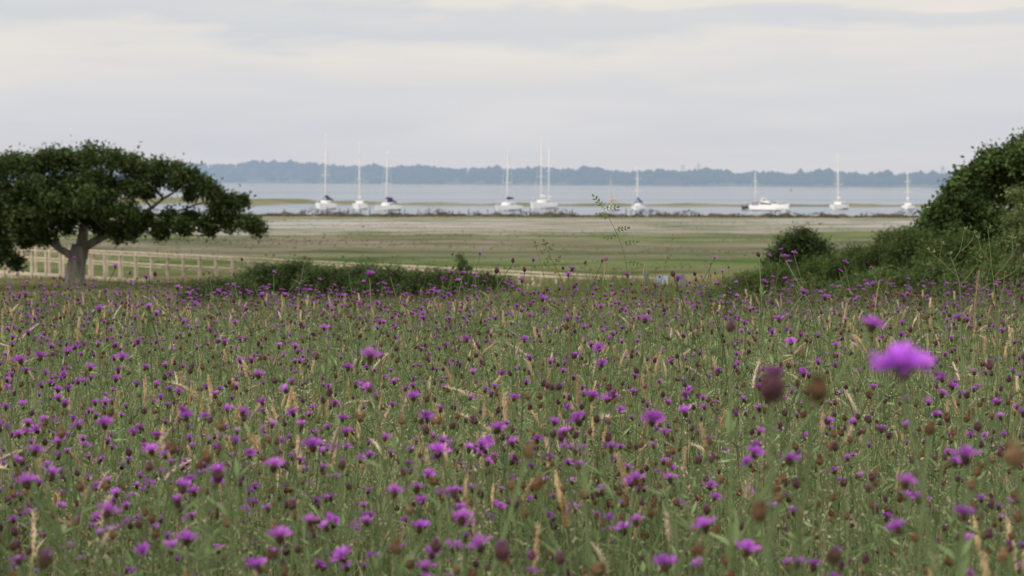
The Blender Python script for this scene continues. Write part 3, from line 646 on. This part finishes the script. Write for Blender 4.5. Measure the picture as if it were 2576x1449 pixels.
def meadow_grass():
    mb=MB()
    n=105000; p=fan(n,1.5,18); P=np.stack([p[:,0],p[:,1],gz(p[:,0],p[:,1])],1)
    patch=.5+.5*np.sin(p[:,0]*2.1+np.sin(p[:,1]*1.7)*1.5)*np.sin(p[:,1]*1.3+p[:,0])
    H=rng.uniform(.12,.40,n)*(.85+.25*patch); W=rng.uniform(.0018,.0046,n)
    far=sst(p[:,1],3,9)[:,None]
    c=np.array([(.185,.305,.10)])*(1-far*.5)+np.array([(.27,.325,.185)])*far*.5
    c=c*rng.uniform(.4,1.55,(n,1)); dry=rng.random(n)<.15+.06*patch; c[dry]=np.array([.55,.47,.29])*rng.uniform(.6,1.2,(dry.sum(),1))
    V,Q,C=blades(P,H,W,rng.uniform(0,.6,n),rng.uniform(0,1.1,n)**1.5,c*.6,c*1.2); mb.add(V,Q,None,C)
    m=72000; p=fan(m,1.5,17.5); z=gz(p[:,0],p[:,1])+rng.uniform(.08,.44,m)
    V,Q=leaf_quads(np.stack([p[:,0],p[:,1],z],1),rng.uniform(.010,.028,m),.2,.17)
    c=np.array([(.205,.295,.135)])*rng.uniform(.4,1.6,(m,1)); mb.add(V,Q,None,np.repeat(c,4,0))
    # bent pale straw blades
    m=3500; p=fan(m,1.8,16); P=np.stack([p[:,0],p[:,1],gz(p[:,0],p[:,1])],1); c=np.array([(.58,.50,.34)])*rng.uniform(.7,1.1,(m,1))
    V,Q,C=blades(P,rng.uniform(.32,.52,m),rng.uniform(.0025,.0045,m),rng.uniform(0,.25,m),rng.uniform(.3,1.2,m),c*.8,c,(0,.3,.55,.8,1)); mb.add(V,Q,None,C)
    # airy panicles of bent grass, thicker in the near half
    p=np.concatenate([fan(6500,1.8,17),fan(2400,1.8,5.5)]); m=len(p); zc=gz(p[:,0],p[:,1])+rng.uniform(.26,.52,m); q=11
    pc=np.stack([p[:,0],p[:,1],zc],1); pp=(pc[:,None]+rng.normal(size=(m,q,3))*np.array([.010,.010,.030])).reshape(-1,3)
    V,Q=leaf_quads(pp,rng.uniform(.0022,.0046,len(pp)),.2,.45)
    base=np.array([(.52,.44,.31),(.44,.35,.30),(.56,.50,.37),(.42,.36,.24)])[rng.integers(0,4,m)]*rng.uniform(.75,1.15,(m,1))
    mb.add(V,Q,None,np.repeat(np.repeat(base,q,0)*rng.uniform(.8,1.2,(m*q,1)),4,0))
    V,Q,C=blades(np.stack([p[:,0],p[:,1],zc-.36],1),np.full(m,.38),np.full(m,.0016),np.zeros(m),np.zeros(m),np.tile([(.26,.28,.14)],(m,1)),base*.9,(0,.5,1)); mb.add(V,Q,None,C)
    o=mb.build('meadow_grass',M_plant); tag(o,'tall green meadow grass and fine leaves filling the foreground','grass',kind='stuff')
    mb=MB(); n=75000; p=fan(n,18,78,.33,3); P=np.stack([p[:,0],p[:,1],gz(p[:,0],p[:,1])-.02],1)
    c=np.array([(.13,.165,.068)])*rng.uniform(.6,1.4,(n,1)); dry=rng.random(n)<.25; c[dry]=np.array([.25,.22,.12])
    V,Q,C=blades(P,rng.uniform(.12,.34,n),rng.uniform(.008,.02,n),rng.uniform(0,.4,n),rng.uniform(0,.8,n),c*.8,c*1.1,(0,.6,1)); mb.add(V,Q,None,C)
    o=mb.build('rough_grass',M_plant); tag(o,'rough olive grass on the slope below the meadow crest','grass',kind='stuff')
    mb=MB(); n=42000; p=fan(n,88,222,.33,6); P=np.stack([p[:,0],p[:,1],gz(p[:,0],p[:,1])-.02],1)
    pat=np.sin(P[:,0]*.11+2*np.sin(P[:,1]*.05))*np.sin(P[:,1]*.13+P[:,0]*.05)
    keep=rng.random(n)<np.interp(p[:,1],[88,148,158,222],[.75,.75,.15,.11])*(.55+.6*pat); P=P[keep]; pat=pat[keep]; n=len(P)
    y=P[:,1]+18*np.sin(P[:,0]*.045+1)+10*np.sin(P[:,0]*.13)+rng.normal(0,7,n)
    zc=np.stack([np.interp(y,[88,97,112,128,143,150,158,166,222],[a for a in col]) for col in ((.12,.115,.145,.17,.15,.12,.18,.24,.22),(.14,.155,.155,.155,.16,.165,.19,.23,.215),(.07,.07,.10,.125,.10,.065,.14,.195,.16))],1)
    c=zc*rng.uniform(.75,1.25,(n,1))*(1-.3*pat[:,None]); V,Q,C=blades(P,rng.uniform(.04,.16,n),rng.uniform(.05,.2,n),rng.uniform(0,.6,n),rng.uniform(0,.8,n),c*.95,c*1.05,(0,.6,1)); mb.add(V,Q,None,C)
    o=mb.build('marsh_plants',M_plant); tag(o,'low salt marsh plants covering the flat ground before the water','marsh plants',kind='stuff')
meadow_grass()

# ---- knapweed templates
def ell(rx,h,z0,n=8,k=6,col=(.1,.06,.04),jit=.08):
    t=np.linspace(0,1,k); rr=rx*np.sin(np.pi*np.clip(t*.86+.09,0,1))**.8
    V=[];C=[]
    for a,q in zip(t,rr):
        for j in range(n):
            an=j*2*np.pi/n+a*2; s=q*(1+rng.normal(0,jit)); V.append((s*math.cos(an),s*math.sin(an),z0+h*a)); C.append(np.array(col)*rng.uniform(.7,1.4))
    Q=[(i*n+j,i*n+(j+1)%n,(i+1)*n+(j+1)%n,(i+1)*n+j) for i in range(k-1) for j in range(n)]
    T=[(0,j+1,j) for j in range(1,n-1)]+[((k-1)*n,(k-1)*n+j,(k-1)*n+j+1) for j in range(1,n-1)]
    return np.array(V),np.array(Q),np.array(T),np.array(C)
def florets(n,e0,e1,l0,l1,z0,r0,col,w=.0014):
    V=[];Q=[];C=[]
    for i in range(n):
        a=rng.uniform(0,2*np.pi); e=R(rng.uniform(e0,e1)); l=rng.uniform(l0,l1)
        d=np.array([math.cos(a)*math.cos(e),math.sin(a)*math.cos(e),math.sin(e)]); s=np.array([-math.sin(a),math.cos(a),0])
        if rng.random()<.5: s=nrm(np.cross(d,s)+s)
        b=np.array([math.cos(a)*r0,math.sin(a)*r0,z0]); up=np.array([0,0,1])*rng.uniform(-.1,.25)*l
        base=len(V); c=np.array(col)*rng.uniform(.75,1.25)
        for t,ww in ((0,.6),(.6,1.),(1,1.5)):
            q=b+d*l*t+up*t*t; V+=[q-s*w*ww/2,q+s*w*ww/2]; C+=[c*(.8+.3*t)]*2
        Q+=[(base,base+1,base+3,base+2),(base+2,base+3,base+5,base+4)]
    return np.array(V),np.array(Q),np.zeros((0,3),int),np.array(C)
def join(*parts):
    mb=MB()
    for p in parts: mb.add(p[0],p[1],p[2],p[3])
    return mb.arrays()
FL=[];BU=[]
SH=[(2,24,.012,.0185),(8,34,.011,.017),(30,58,.010,.014),(0,24,.012,.018),(18,46,.010,.015),(4,30,.011,.0175)]
for i in range(6):
    pc=[(.54,.17,.66),(.46,.135,.60),(.57,.22,.67),(.43,.12,.54),(.51,.165,.64),(.55,.20,.63)][i]
    cal=ell(.0062,.0155,0,8,6,(.095,.06,.042)); e0,e1,l0,l1=SH[i]
    pet=join(florets(38,e0,e1,l0,l1,.013,.0032,pc,.0019),florets(28,max(e1-8,36),88,l0*.68,l1*.68,.013,.002,np.array(pc)*1.05,.0019))
    FL.append((cal,pet))
FL.append((ell(.0060,.0130,.003,10,7,(.18,.10,.14)),join(florets(100,-16,24,.012,.0195,.012,.003,(.58,.19,.74),.0019),florets(100,20,88,.009,.0145,.012,.002,(.60,.21,.76),.0018))))
for i in range(5):
    c=[(.14,.085,.05),(.17,.105,.06),(.10,.065,.047),(.12,.06,.07),(.22,.14,.08)][i]
    tc=[(.18,.115,.07),(.24,.16,.09),(.28,.10,.30),(.22,.08,.22),(.32,.235,.14)][i]
    BU.append(join(ell(.0082,.0175,0,8,6,c),florets(24,55,90,.004,.007,.014,.003,tc,.0015)))
def stem_part(tips,nleaf=10):
    mb=MB(); main=tips[0]
    k=7; t=np.linspace(0,1,k)[:,None]; bend=np.array([rng.normal(0,.04),rng.normal(0,.04),0])
    Pm=np.array(main)*t; Pm[:,:2]=np.array(main)[:2]*t**1.8; Pm=Pm+bend*np.sin(np.pi*t)
    g=np.array((.18,.24,.11))
    v,q,tt=tube(Pm,np.linspace(.0019,.0012,k),5); mb.add(v,q,tt,g)
    for tp in tips[1:]:
        a=Pm[int(rng.integers(2,5))]; tp=np.array(tp); mid=(a+tp)/2+np.array([(tp-a)[0]*.2,(tp-a)[1]*.2,-.01]); v,q,tt=tube([a,mid,tp],[.0014,.0012,.0010],5); mb.add(v,q,tt,g)
    for i in range(nleaf):
        b=Pm[int(rng.integers(1,k-1))]*1.0; a=rng.uniform(0,6.28); l=rng.uniform(.025,.06); d=np.array([math.cos(a),math.sin(a),rng.uniform(.3,1.1)]); d=d/np.linalg.norm(d); s=np.array([-math.sin(a),math.cos(a),0])*l*.09
        V=[b,b+d*l*.4+s,b+d*l-np.array([0,0,l*.15]),b+d*l*.4-s]; mb.add(V,[(0,1,2,3)],None,g*rng.uniform(.7,1.35))
    return mb.arrays()
KT=[]
TH=.55
for i in range(11):
    nh=[1,2,1,4,2,1,3,4,3,1,1][i]
    tips=[(rng.normal(0,.03),rng.normal(0,.03),TH)]
    for j in range(nh-1):
        a=rng.uniform(0,6.28); q=rng.uniform(.05,.12); tips.append((q*math.cos(a),q*math.sin(a),TH-rng.uniform(.01,.13)))
    KT.append((stem_part(tips,0 if i==10 else 10),[(t,(rng.normal(0,.24),rng.normal(0,.24),rng.uniform(0,6.28))) for t in tips]))
def arr_mesh(name,a,smooth=False):
    mb=MB(); mb.add(a[0],a[1],a[2],a[3]); return mb.mesh(name,M_plant,smooth)
KM=[arr_mesh('knapweed_stem',k[0]) for k in KT]
FM=[(arr_mesh('flower_head',c),arr_mesh('petals',p)) for c,p in FL]
BM=[arr_mesh('bud',b) for b in BU]
stuffK=MB()
def rotm(e): return np.array(Euler(e).to_matrix())
def knap(x,y,s,rz,k,types,indiv,hs=1.0,lab=None,grp=None,z=None,flat=False):
    sp,heads=KT[k]; g=float(gz(x,y)) if z is None else z
    if indiv:
        r=empty('knapweed',(x,y,g),rz); r.scale=(s,s,s); link('stem',KM[k],r)
        for (t,e),ty in zip(heads,types):
            if ty>=0: o=link('flower_head',FM[ty][0],r)
            else: o=link('bud',BM[-ty-1],r)
            hh=hs*(1 if flat else rng.uniform(.85,1.12))
            o.location=t; o.rotation_euler=(.03,-.05,0) if flat else e; o.scale=(hh/s,)*3
            if ty>=0: link('petals',FM[ty][1],o)
        fl=any(t>=0 for t in types)
        if lab is None:
            lab,grp=('purple knapweed flowering among the meadow grasses','flowering knapweed in the meadow') if fl else ('knapweed stem with only closed brown buds in the meadow','budding knapweed in the meadow')
        tag(r,lab,'knapweed' if fl else 'knapweed bud',grp)
    else:
        Rz=rotm((0,0,rz)); o=np.array([x,y,g])
        def put(a): stuffK.add(a[0]@Rz.T*s+o,a[1],a[2],a[3]*rng.uniform(.85,1.15))
        put(sp)
        for (t,e),ty in zip(heads,types):
            Re=rotm(e); hh=hs*rng.uniform(.85,1.12)
            for a in (FL[ty] if ty>=0 else (BU[-ty-1],)): put((a[0]@Re.T*(hh/s)+np.array(t),a[1],a[2],a[3]))
HP=[(2272,940,1.36,1,'largest out of focus purple knapweed flower close to the viewer at right'),
    (1938,985,1.42,0,'blurred dark knapweed bud left of the largest purple flower, taller one'),
    (2056,985,1.55,0,'blurred brown knapweed bud between the dark bud and the largest purple flower'),
    (2190,822,2.6,1,'soft purple knapweed just above and left of the largest flower'),
    (930,900,2.4,1,'soft purple knapweed rising alone in the middle left of the meadow'),
    (1838,820,2.6,0,'blurred upright brown knapweed bud in the upper right of the meadow'),
    (1975,648,6.6,1,'tall purple knapweed reaching above the meadow edge before the thicket slope'),
    (1910,640,6.8,0,'tall thin knapweed bud beside the tallest purple flower at the meadow edge'),
    (290,670,7.2,1,'tall purple knapweed before the boardwalk, right of the oak trunk'),
    (368,697,7.0,1,'purple knapweed at the meadow edge, second to the right of the oak trunk'),
    (930,693,6.6,1,'purple knapweed standing over the meadow edge before the middle thicket')]
GEN=[(1875,1385,2.2,1),(1325,1135,2.1,0),(1780,1325,2.1,1),(2425,1295,2.2,1),(2275,1215,2.2,1),(105,1410,2.0,0),(990,1375,2.,0),(1910,1290,1.7,0),(2555,1150,1.5,0),(655,1427,2.3,1),(1675,1425,2.2,1),(1265,1395,2,0),(2090,1400,1.9,0),(705,1355,2.4,1),(470,1050,3.1,1),(788,1125,3.,1),(780,1310,2.5,1),(990,1240,2.7,1),(688,1175,2.7,1),(385,1135,3,1),(1640,1060,3.,1),(1485,1000,3.6,1),(1040,1000,3.7,1),(470,1360,2.5,1),(1055,1330,3,1),(265,1070,3.2,1),(155,1090,2.8,0),(525,1150,2.4,0),(550,1200,2.6,0),(1250,1080,3.2,1),(1210,1120,3.2,1),(1600,1210,2.9,1),(1620,805,5.,1),(1365,753,6.2,1),(2075,750,6,1),(445,725,7,1),(1320,678,6.5,0),(1250,682,6.8,0),(1290,655,7,0),(1430,690,6.5,1),(1580,692,6,1),(1695,690,6.4,0),(2020,735,6.5,1),(1920,710,6.5,1),(715,742,6.,1),(555,1070,2.7,0),(250,780,5.5,1),(375,770,5.5,1),(55,910,4.2,1),(305,900,4.1,1),(875,925,3.9,1),(815,825,5,1),(1175,855,4.8,1),(1320,855,4.8,1),(1960,805,5.2,1),(1990,860,4.6,1),(2430,1155,2.3,1),(2335,1080,2.6,0),(1985,1160,2.7,1),(1895,1140,2.8,1),(1100,1140,2.9,1),(650,945,3.9,1),(225,925,3.9,1),(2490,920,3.7,0),(2415,800,4.6,1),(1460,1060,3.2,1),(2520,1395,2.1,0),(2265,1330,2.5,1),(1215,1375,2.3,1),(265,1290,2.3,1),(85,1135,2.7,1),(70,1220,2.8,1)]
nind=0
def hand(px,py,D,f,lab):
    p=at(px,py,D); k=10 if D<1.8 else int(rng.choice([0,2,5,9])); rz=rng.uniform(0,6.28); off=np.array(KT[k][1][0][0])
    g=float(gz(p[0],p[1])); s=(p[2]-.008-g)/TH; s=max(s,.4); o=rotm((0,0,rz))@off*s
    ty=[int(rng.choice([0,1,3,5]))] if f else [-int(rng.integers(1,6))]
    big=(D==1.36); hs=rng.uniform(.74,.94) if f else rng.uniform(.85,1.05)
    if big: ty=[6]; hs=1.12
    if D==1.42: ty=[-4]; hs=1.4
    if D==1.55: ty=[-1]; hs=1.1
    knap(p[0]-o[0],p[1]-o[1],s,rz,k,ty,True,hs,lab,None,z=g,flat=big)
for a in HP: hand(*a); nind+=1
for a in GEN: hand(*a,None); nind+=1
pl=np.concatenate([fan(4700,2.0,17,.30,.6),fan(700,2.0,5.,.30,.6)]); pl=pl[np.argsort(pl[:,1])]
for x,y in pl:
    k=int(rng.integers(0,10)); h=rng.uniform(.36,.62)*(1.0 if rng.random()>.05 else 1.14)
    if 6.3<y<11 and rng.random()<.10: h=rng.uniform(.62,.80)
    s=h/TH; nh=len(KT[k][1])
    dens=(.38+.14*math.sin(x*1.7+y*.8)+.10*math.sin(x*4+y*2.3)-.10*np.clip(x/y/.27,-1,1))*(.62 if y<3.5 else 1.15)
    ty=[int(rng.integers(0,6)) if rng.random()<dens else -int(rng.integers(1,6)) for _ in range(nh)]
    zt=float(gz(x,y))+h; py=HY+(ZC-zt)/y*F; px=CX+x/y*F
    ind=10<px<2566 and py<1425 and nind<300 and (h>.50 or rng.random()<.12)
    if ind: nind+=1
    knap(x,y,s,rng.uniform(0,6.28),k,ty,ind,rng.uniform(.60,.92))
o=stuffK.build('knapweed_drift',M_plant); tag(o,'distant drift of purple knapweed flowers and brown buds toward the meadow crest','knapweed',kind='stuff')

# ---- tan seed stalks
GT=[]
for i in range(12):
    H=.5; bend=rng.uniform(-.03,.03); drp=[.003,.012,.0,.03,.02,.005,.01,.05,.008,.003,.025,.0][i]
    L=rng.uniform(.04,.085); k=9
    t=np.linspace(0,1,8); st=np.stack([bend*np.sin(np.pi*t)+drp*t**4*.6,np.zeros(8),(H-L)*t],1)
    c=[(.56,.44,.26),(.52,.38,.20),(.59,.51,.37),(.48,.37,.23),(.61,.53,.40),(.56,.44,.26),(.44,.32,.20),(.59,.51,.39),(.54,.42,.24),(.57,.46,.31),(.55,.46,.34),(.48,.37,.24)][i]
    mb=MB(); v,q,tt=tube(st,np.linspace(.0013,.0008,8),4); mb.add(v,q,tt,np.array((.34,.33,.18))*rng.uniform(.8,1.2))
    for j in range(3):
        b=st[int(rng.integers(1,4))]; a=rng.uniform(0,6.28); l=rng.uniform(.1,.2); d=np.array([math.cos(a)*.5,math.sin(a)*.5,.85]); s=np.array([-math.sin(a),math.cos(a),0])*.0018
        mb.add([b-s,b+s,b+d*l*.6+s,b+d*l*.6-s,b+d*l+np.array([math.cos(a),math.sin(a),-.6])*l*.2],[(0,1,2,3)],[(3,2,4)],(.23,.29,.14))
    stem=mb.arrays()
    u=np.linspace(0,1,k); base=st[-1]; sp=np.stack([base[0]+drp*(u+u*u*.8),np.zeros(k),base[2]+L*u*(1-drp*4*u)],1)
    wr=rng.uniform(.0028,.0050)*np.array([.35,.75,.95,1,1,.92,.78,.5,.12])*(1+rng.normal(0,.1,k))
    mb=MB(); v,q,tt=tube(sp,wr,6); v=v+rng.normal(0,.0008,v.shape); mb.add(v,q,tt,np.array(c)*rng.uniform(.7,1.25,(len(v),1)))
    for j in range(90):
        b=sp[int(rng.integers(0,k-1))]; a=rng.uniform(0,6.28); d=np.array([math.cos(a)*.7,math.sin(a)*.7,.7]); l=rng.uniform(.005,.014); s=np.array([-math.sin(a),math.cos(a),0])*.0011
        r_=np.array([math.cos(a),math.sin(a),0])*.0022
        mb.add([b+r_-s,b+r_+s,b+r_+d*l],None,[(0,1,2)],np.array(c)*rng.uniform(.8,1.3))
    GT.append((stem,mb.arrays()))
GM=[(arr_mesh('seed_stem',a),arr_mesh('seed_spike',b)) for a,b in GT]
stuffG=MB(); ng=0
pg=np.concatenate([fan(3500,1.8,16,.30,.6),fan(900,1.9,5.5,.30,.6)]); pg=pg[np.argsort(pg[:,1])]
for x,y in pg:
    if rng.random()>.50+.36*math.sin(x*1.1-y*.9+1)+.12*math.sin(x*3.1+y*1.7): continue
    k=int(rng.integers(0,12)); h=rng.uniform(.32,.58); s=h/.5; rz=rng.uniform(0,6.28); tilt=(rng.normal(0,.20),rng.normal(0,.20),rz); g=float(gz(x,y))
    py=HY+(ZC-g-h)/y*F; px=CX+x/y*F
    if 10<px<2566 and py<1410 and ng<294 and (h>.44 or rng.random()<.2):
        ng+=1; r=empty('seed_stalk',(x,y,g)); r.rotation_euler=tilt; r.scale=(s,)*3
        link('stem',GM[k][0],r); link('seed_spike',GM[k][1],r)
        tag(r,'tan seed head on a thin stalk among the knapweed','seed head','tan seed heads in the meadow')
    else:
        Rm=rotm(tilt)
        for a in GT[k]: stuffG.add(a[0]@Rm.T*s+np.array([x,y,g]),a[1],a[2],a[3]*rng.uniform(.85,1.15))
o=stuffG.build('seed_grass_drift',M_plant); tag(o,'distant tan seed heads of grass thinning toward the meadow crest','grass seed heads',kind='stuff')

# ------------------------------------------------------------------ tall weeds on the meadow edge
def leaflet(b,d,s,l,w):
    return [b,b+d*l*.35+s*w,b+d*l*.75+s*w*.8,b+d*l,b+d*l*.75-s*w*.8,b+d*l*.35-s*w],[(0,1,2,5),(5,2,3,4)]
def shoot(name,lab,D,stempx,leaves,col,lcol,r0=.0035,cat='wild shoot',pairs=3,ll=.02):
    P=[at(x,y,D) for x,y in stempx]; g=float(gz(P[0][0],D)); base=np.array([P[0][0],D,g]); P=[base]+P
    r=empty(name,base); tag(r,lab,cat)
    pp=smooth_poly([q-base for q in P],18); v,q,t=tube(pp,np.linspace(r0,r0*.35,18),6); MB().add(v,q,t,col).build('stem',M_plant,r)
    for (x,y,dx,dy) in leaves:
        b=at(x,y,D)-base; d=np.array([dx,rng.uniform(-.5,.5),dy],float); d=nrm(d); n=nrm(np.cross(d,np.array([0,1.,.25]))); s=nrm(np.cross(n,d))*1.0
        mb=MB(); tot=ll*(pairs+.8)*.9
        v,q,t=tube([b,b+d*tot*.5+np.array([0,0,.002]),b+d*tot],[.0009,.0008,.0005],4); mb.add(v,q,t,lcol)
        for k in range(pairs):
            c=b+d*tot*(k+.8)/(pairs+.5)
            for sg in (-1,1):
                dd=nrm(d*.6+n*sg*.8+np.array([0,rng.normal(0,.3),0])); V,Q=leaflet(c,dd,nrm(np.cross(dd,np.array([.2,.6,.7]))),ll*rng.uniform(.8,1.1),ll*.27); mb.add(V,Q,None,np.array(lcol)*rng.uniform(.7,1.3))
        V,Q=leaflet(b+d*tot,d,n,ll*1.1,ll*.3); mb.add(V,Q,None,np.array(lcol)*rng.uniform(.8,1.3))
        mb.build('leaf',M_plant,r)
    return r
LC=(.17,.25,.09)
shoot('rose_shoot','tall arching wild rose shoot with feathery green leaves against the marsh',6.0,[(1585,740),(1578,690),(1572,640),(1556,595),(1538,560),(1522,530),(1512,515)],
      [(1516,522,-.4,.5),(1519,525,.9,.1),(1532,548,-.6,.2),(1548,578,.95,.12),(1556,594,-.8,-.1),(1566,612,.9,.1),(1575,660,.8,-.1)],(.22,.22,.10),LC,.0019,cat='rose shoot',ll=.012)
shoot('rose_shoot','leaning reddish shoot with small upright leaves left of the tall rose shoot',5.6,[(1436,770),(1420,720),(1402,680),(1385,650),(1374,622)],
      [(1374,624,-.3,.9),(1378,634,.6,.8),(1388,655,-.9,.6),(1395,665,.5,.7),(1408,690,-.8,.5)],(.24,.18,.09),(.19,.21,.08),.0024,cat='rose shoot',pairs=1,ll=.012)
shoot('rose_shoot','small leafy shoot tip left of the leaning reddish shoot',5.8,[(1375,760),(1370,700),(1358,655),(1350,625)],[(1350,628,-.2,.9),(1354,640,.7,.5),(1362,670,.6,.4)],(.20,.20,.09),(.17,.20,.08),.0015,cat='rose shoot',pairs=1,ll=.011)
shoot('dry_stem','thin dry reddish stem leaning right of the tall rose shoot',6.2,[(1655,760),(1665,700),(1678,650),(1692,602)],[(1690,608,.2,1),(1684,630,-.5,.8),(1676,655,.6,.7)],(.30,.21,.12),(.30,.23,.12),.0014,cat='dry stem',pairs=1,ll=.010)
def branchy(lab,D,stems,tips,col=(.21,.24,.11)):
    b0=at(*stems[0][0],D); g=float(gz(b0[0],D)); base=np.array([b0[0],D,g]); r=empty('branching_weed',base); tag(r,lab,'weed')
    mb=MB()
    for i,s in enumerate(stems):
        P=[at(x,y,D)+np.array([0,rng.normal(0,.01),0])-base for x,y in s]
        if i==0: P=[np.zeros(3)]+P
        v,q,t=tube(smooth_poly(P,10),np.linspace(.0026 if i==0 else .0016,.0008,10),5); mb.add(v,q,t,col)
    mb.build('stem',M_plant,r)
    for x,y in tips:
        p=at(x,y,D)-base; m=MB(); f=florets(10,20,85,.006,.014,0,.001,(.28,.30,.14),.002); m.add(f[0]+p,f[1],None,f[3]); m.build('flower_head',M_plant,r)
branchy('tall branching green weed before the right thicket, left of two',6.2,[[(2420,745),(2412,700),(2398,660),(2392,640)],[(2412,700),(2370,660),(2338,630)],[(2370,660),(2365,640),(2372,615)],[(2398,660),(2420,630),(2428,580)],[(2420,630),(2440,610),(2452,588)],[(2415,715),(2450,680),(2468,650)]],[(2392,640),(2338,630),(2372,615),(2428,580),(2452,588),(2468,650),(2350,636)])
branchy('tall branching green weed at the right frame edge before the oak',5.9,[[(2510,745),(2500,700),(2492,640),(2490,575)],[(2500,700),(2535,660),(2560,620)],[(2535,660),(2545,630),(2548,600)],[(2494,660),(2470,630),(2462,600)],[(2502,710),(2545,690),(2575,650)]],[(2490,575),(2560,620),(2548,600),(2462,600),(2575,650)])
for x,yt,D,lab in ((1513,628,6.4,'thin grass stem just left of the tall rose shoot'),(1612,628,6.6,'thin grass stem just right of the tall rose shoot'),(2195,690,5.2,'thin tan grass spike before the middle of the thicket slope'),(2445,668,4.6,'thick brown seed spike before the weeds at the right edge')):
    p=at(x,yt,D); g=float(gz(p[0],D)); k=int(rng.choice([3,6,11])); s=(p[2]-g)/.5; q=.28 if 'thin' in lab else .75; r=empty('seed_stalk',(p[0],D,g)); r.scale=(q,q,s)
    link('stem',GM[k][0],r); link('seed_spike',GM[k][1],r); tag(r,lab,'seed head')

# ------------------------------------------------------------------ camera
cd=bpy.data.cameras.new('camera'); cam=bpy.data.objects.new('camera',cd); COL.objects.link(cam)
cam.location=(0,0,ZC); cam.rotation_euler=(R(90),0,0)
cd.sensor_width=36; cd.lens=F/2576*36; cd.shift_y=-(724.5-HY)/2576
cd.clip_start=.05; cd.clip_end=30000
cd.dof.use_dof=True; cd.dof.focus_distance=6.5; cd.dof.aperture_fstop=7.4
S.camera=cam
S.view_settings.view_transform='Standard'; S.view_settings.look='None'; S.view_settings.exposure=0
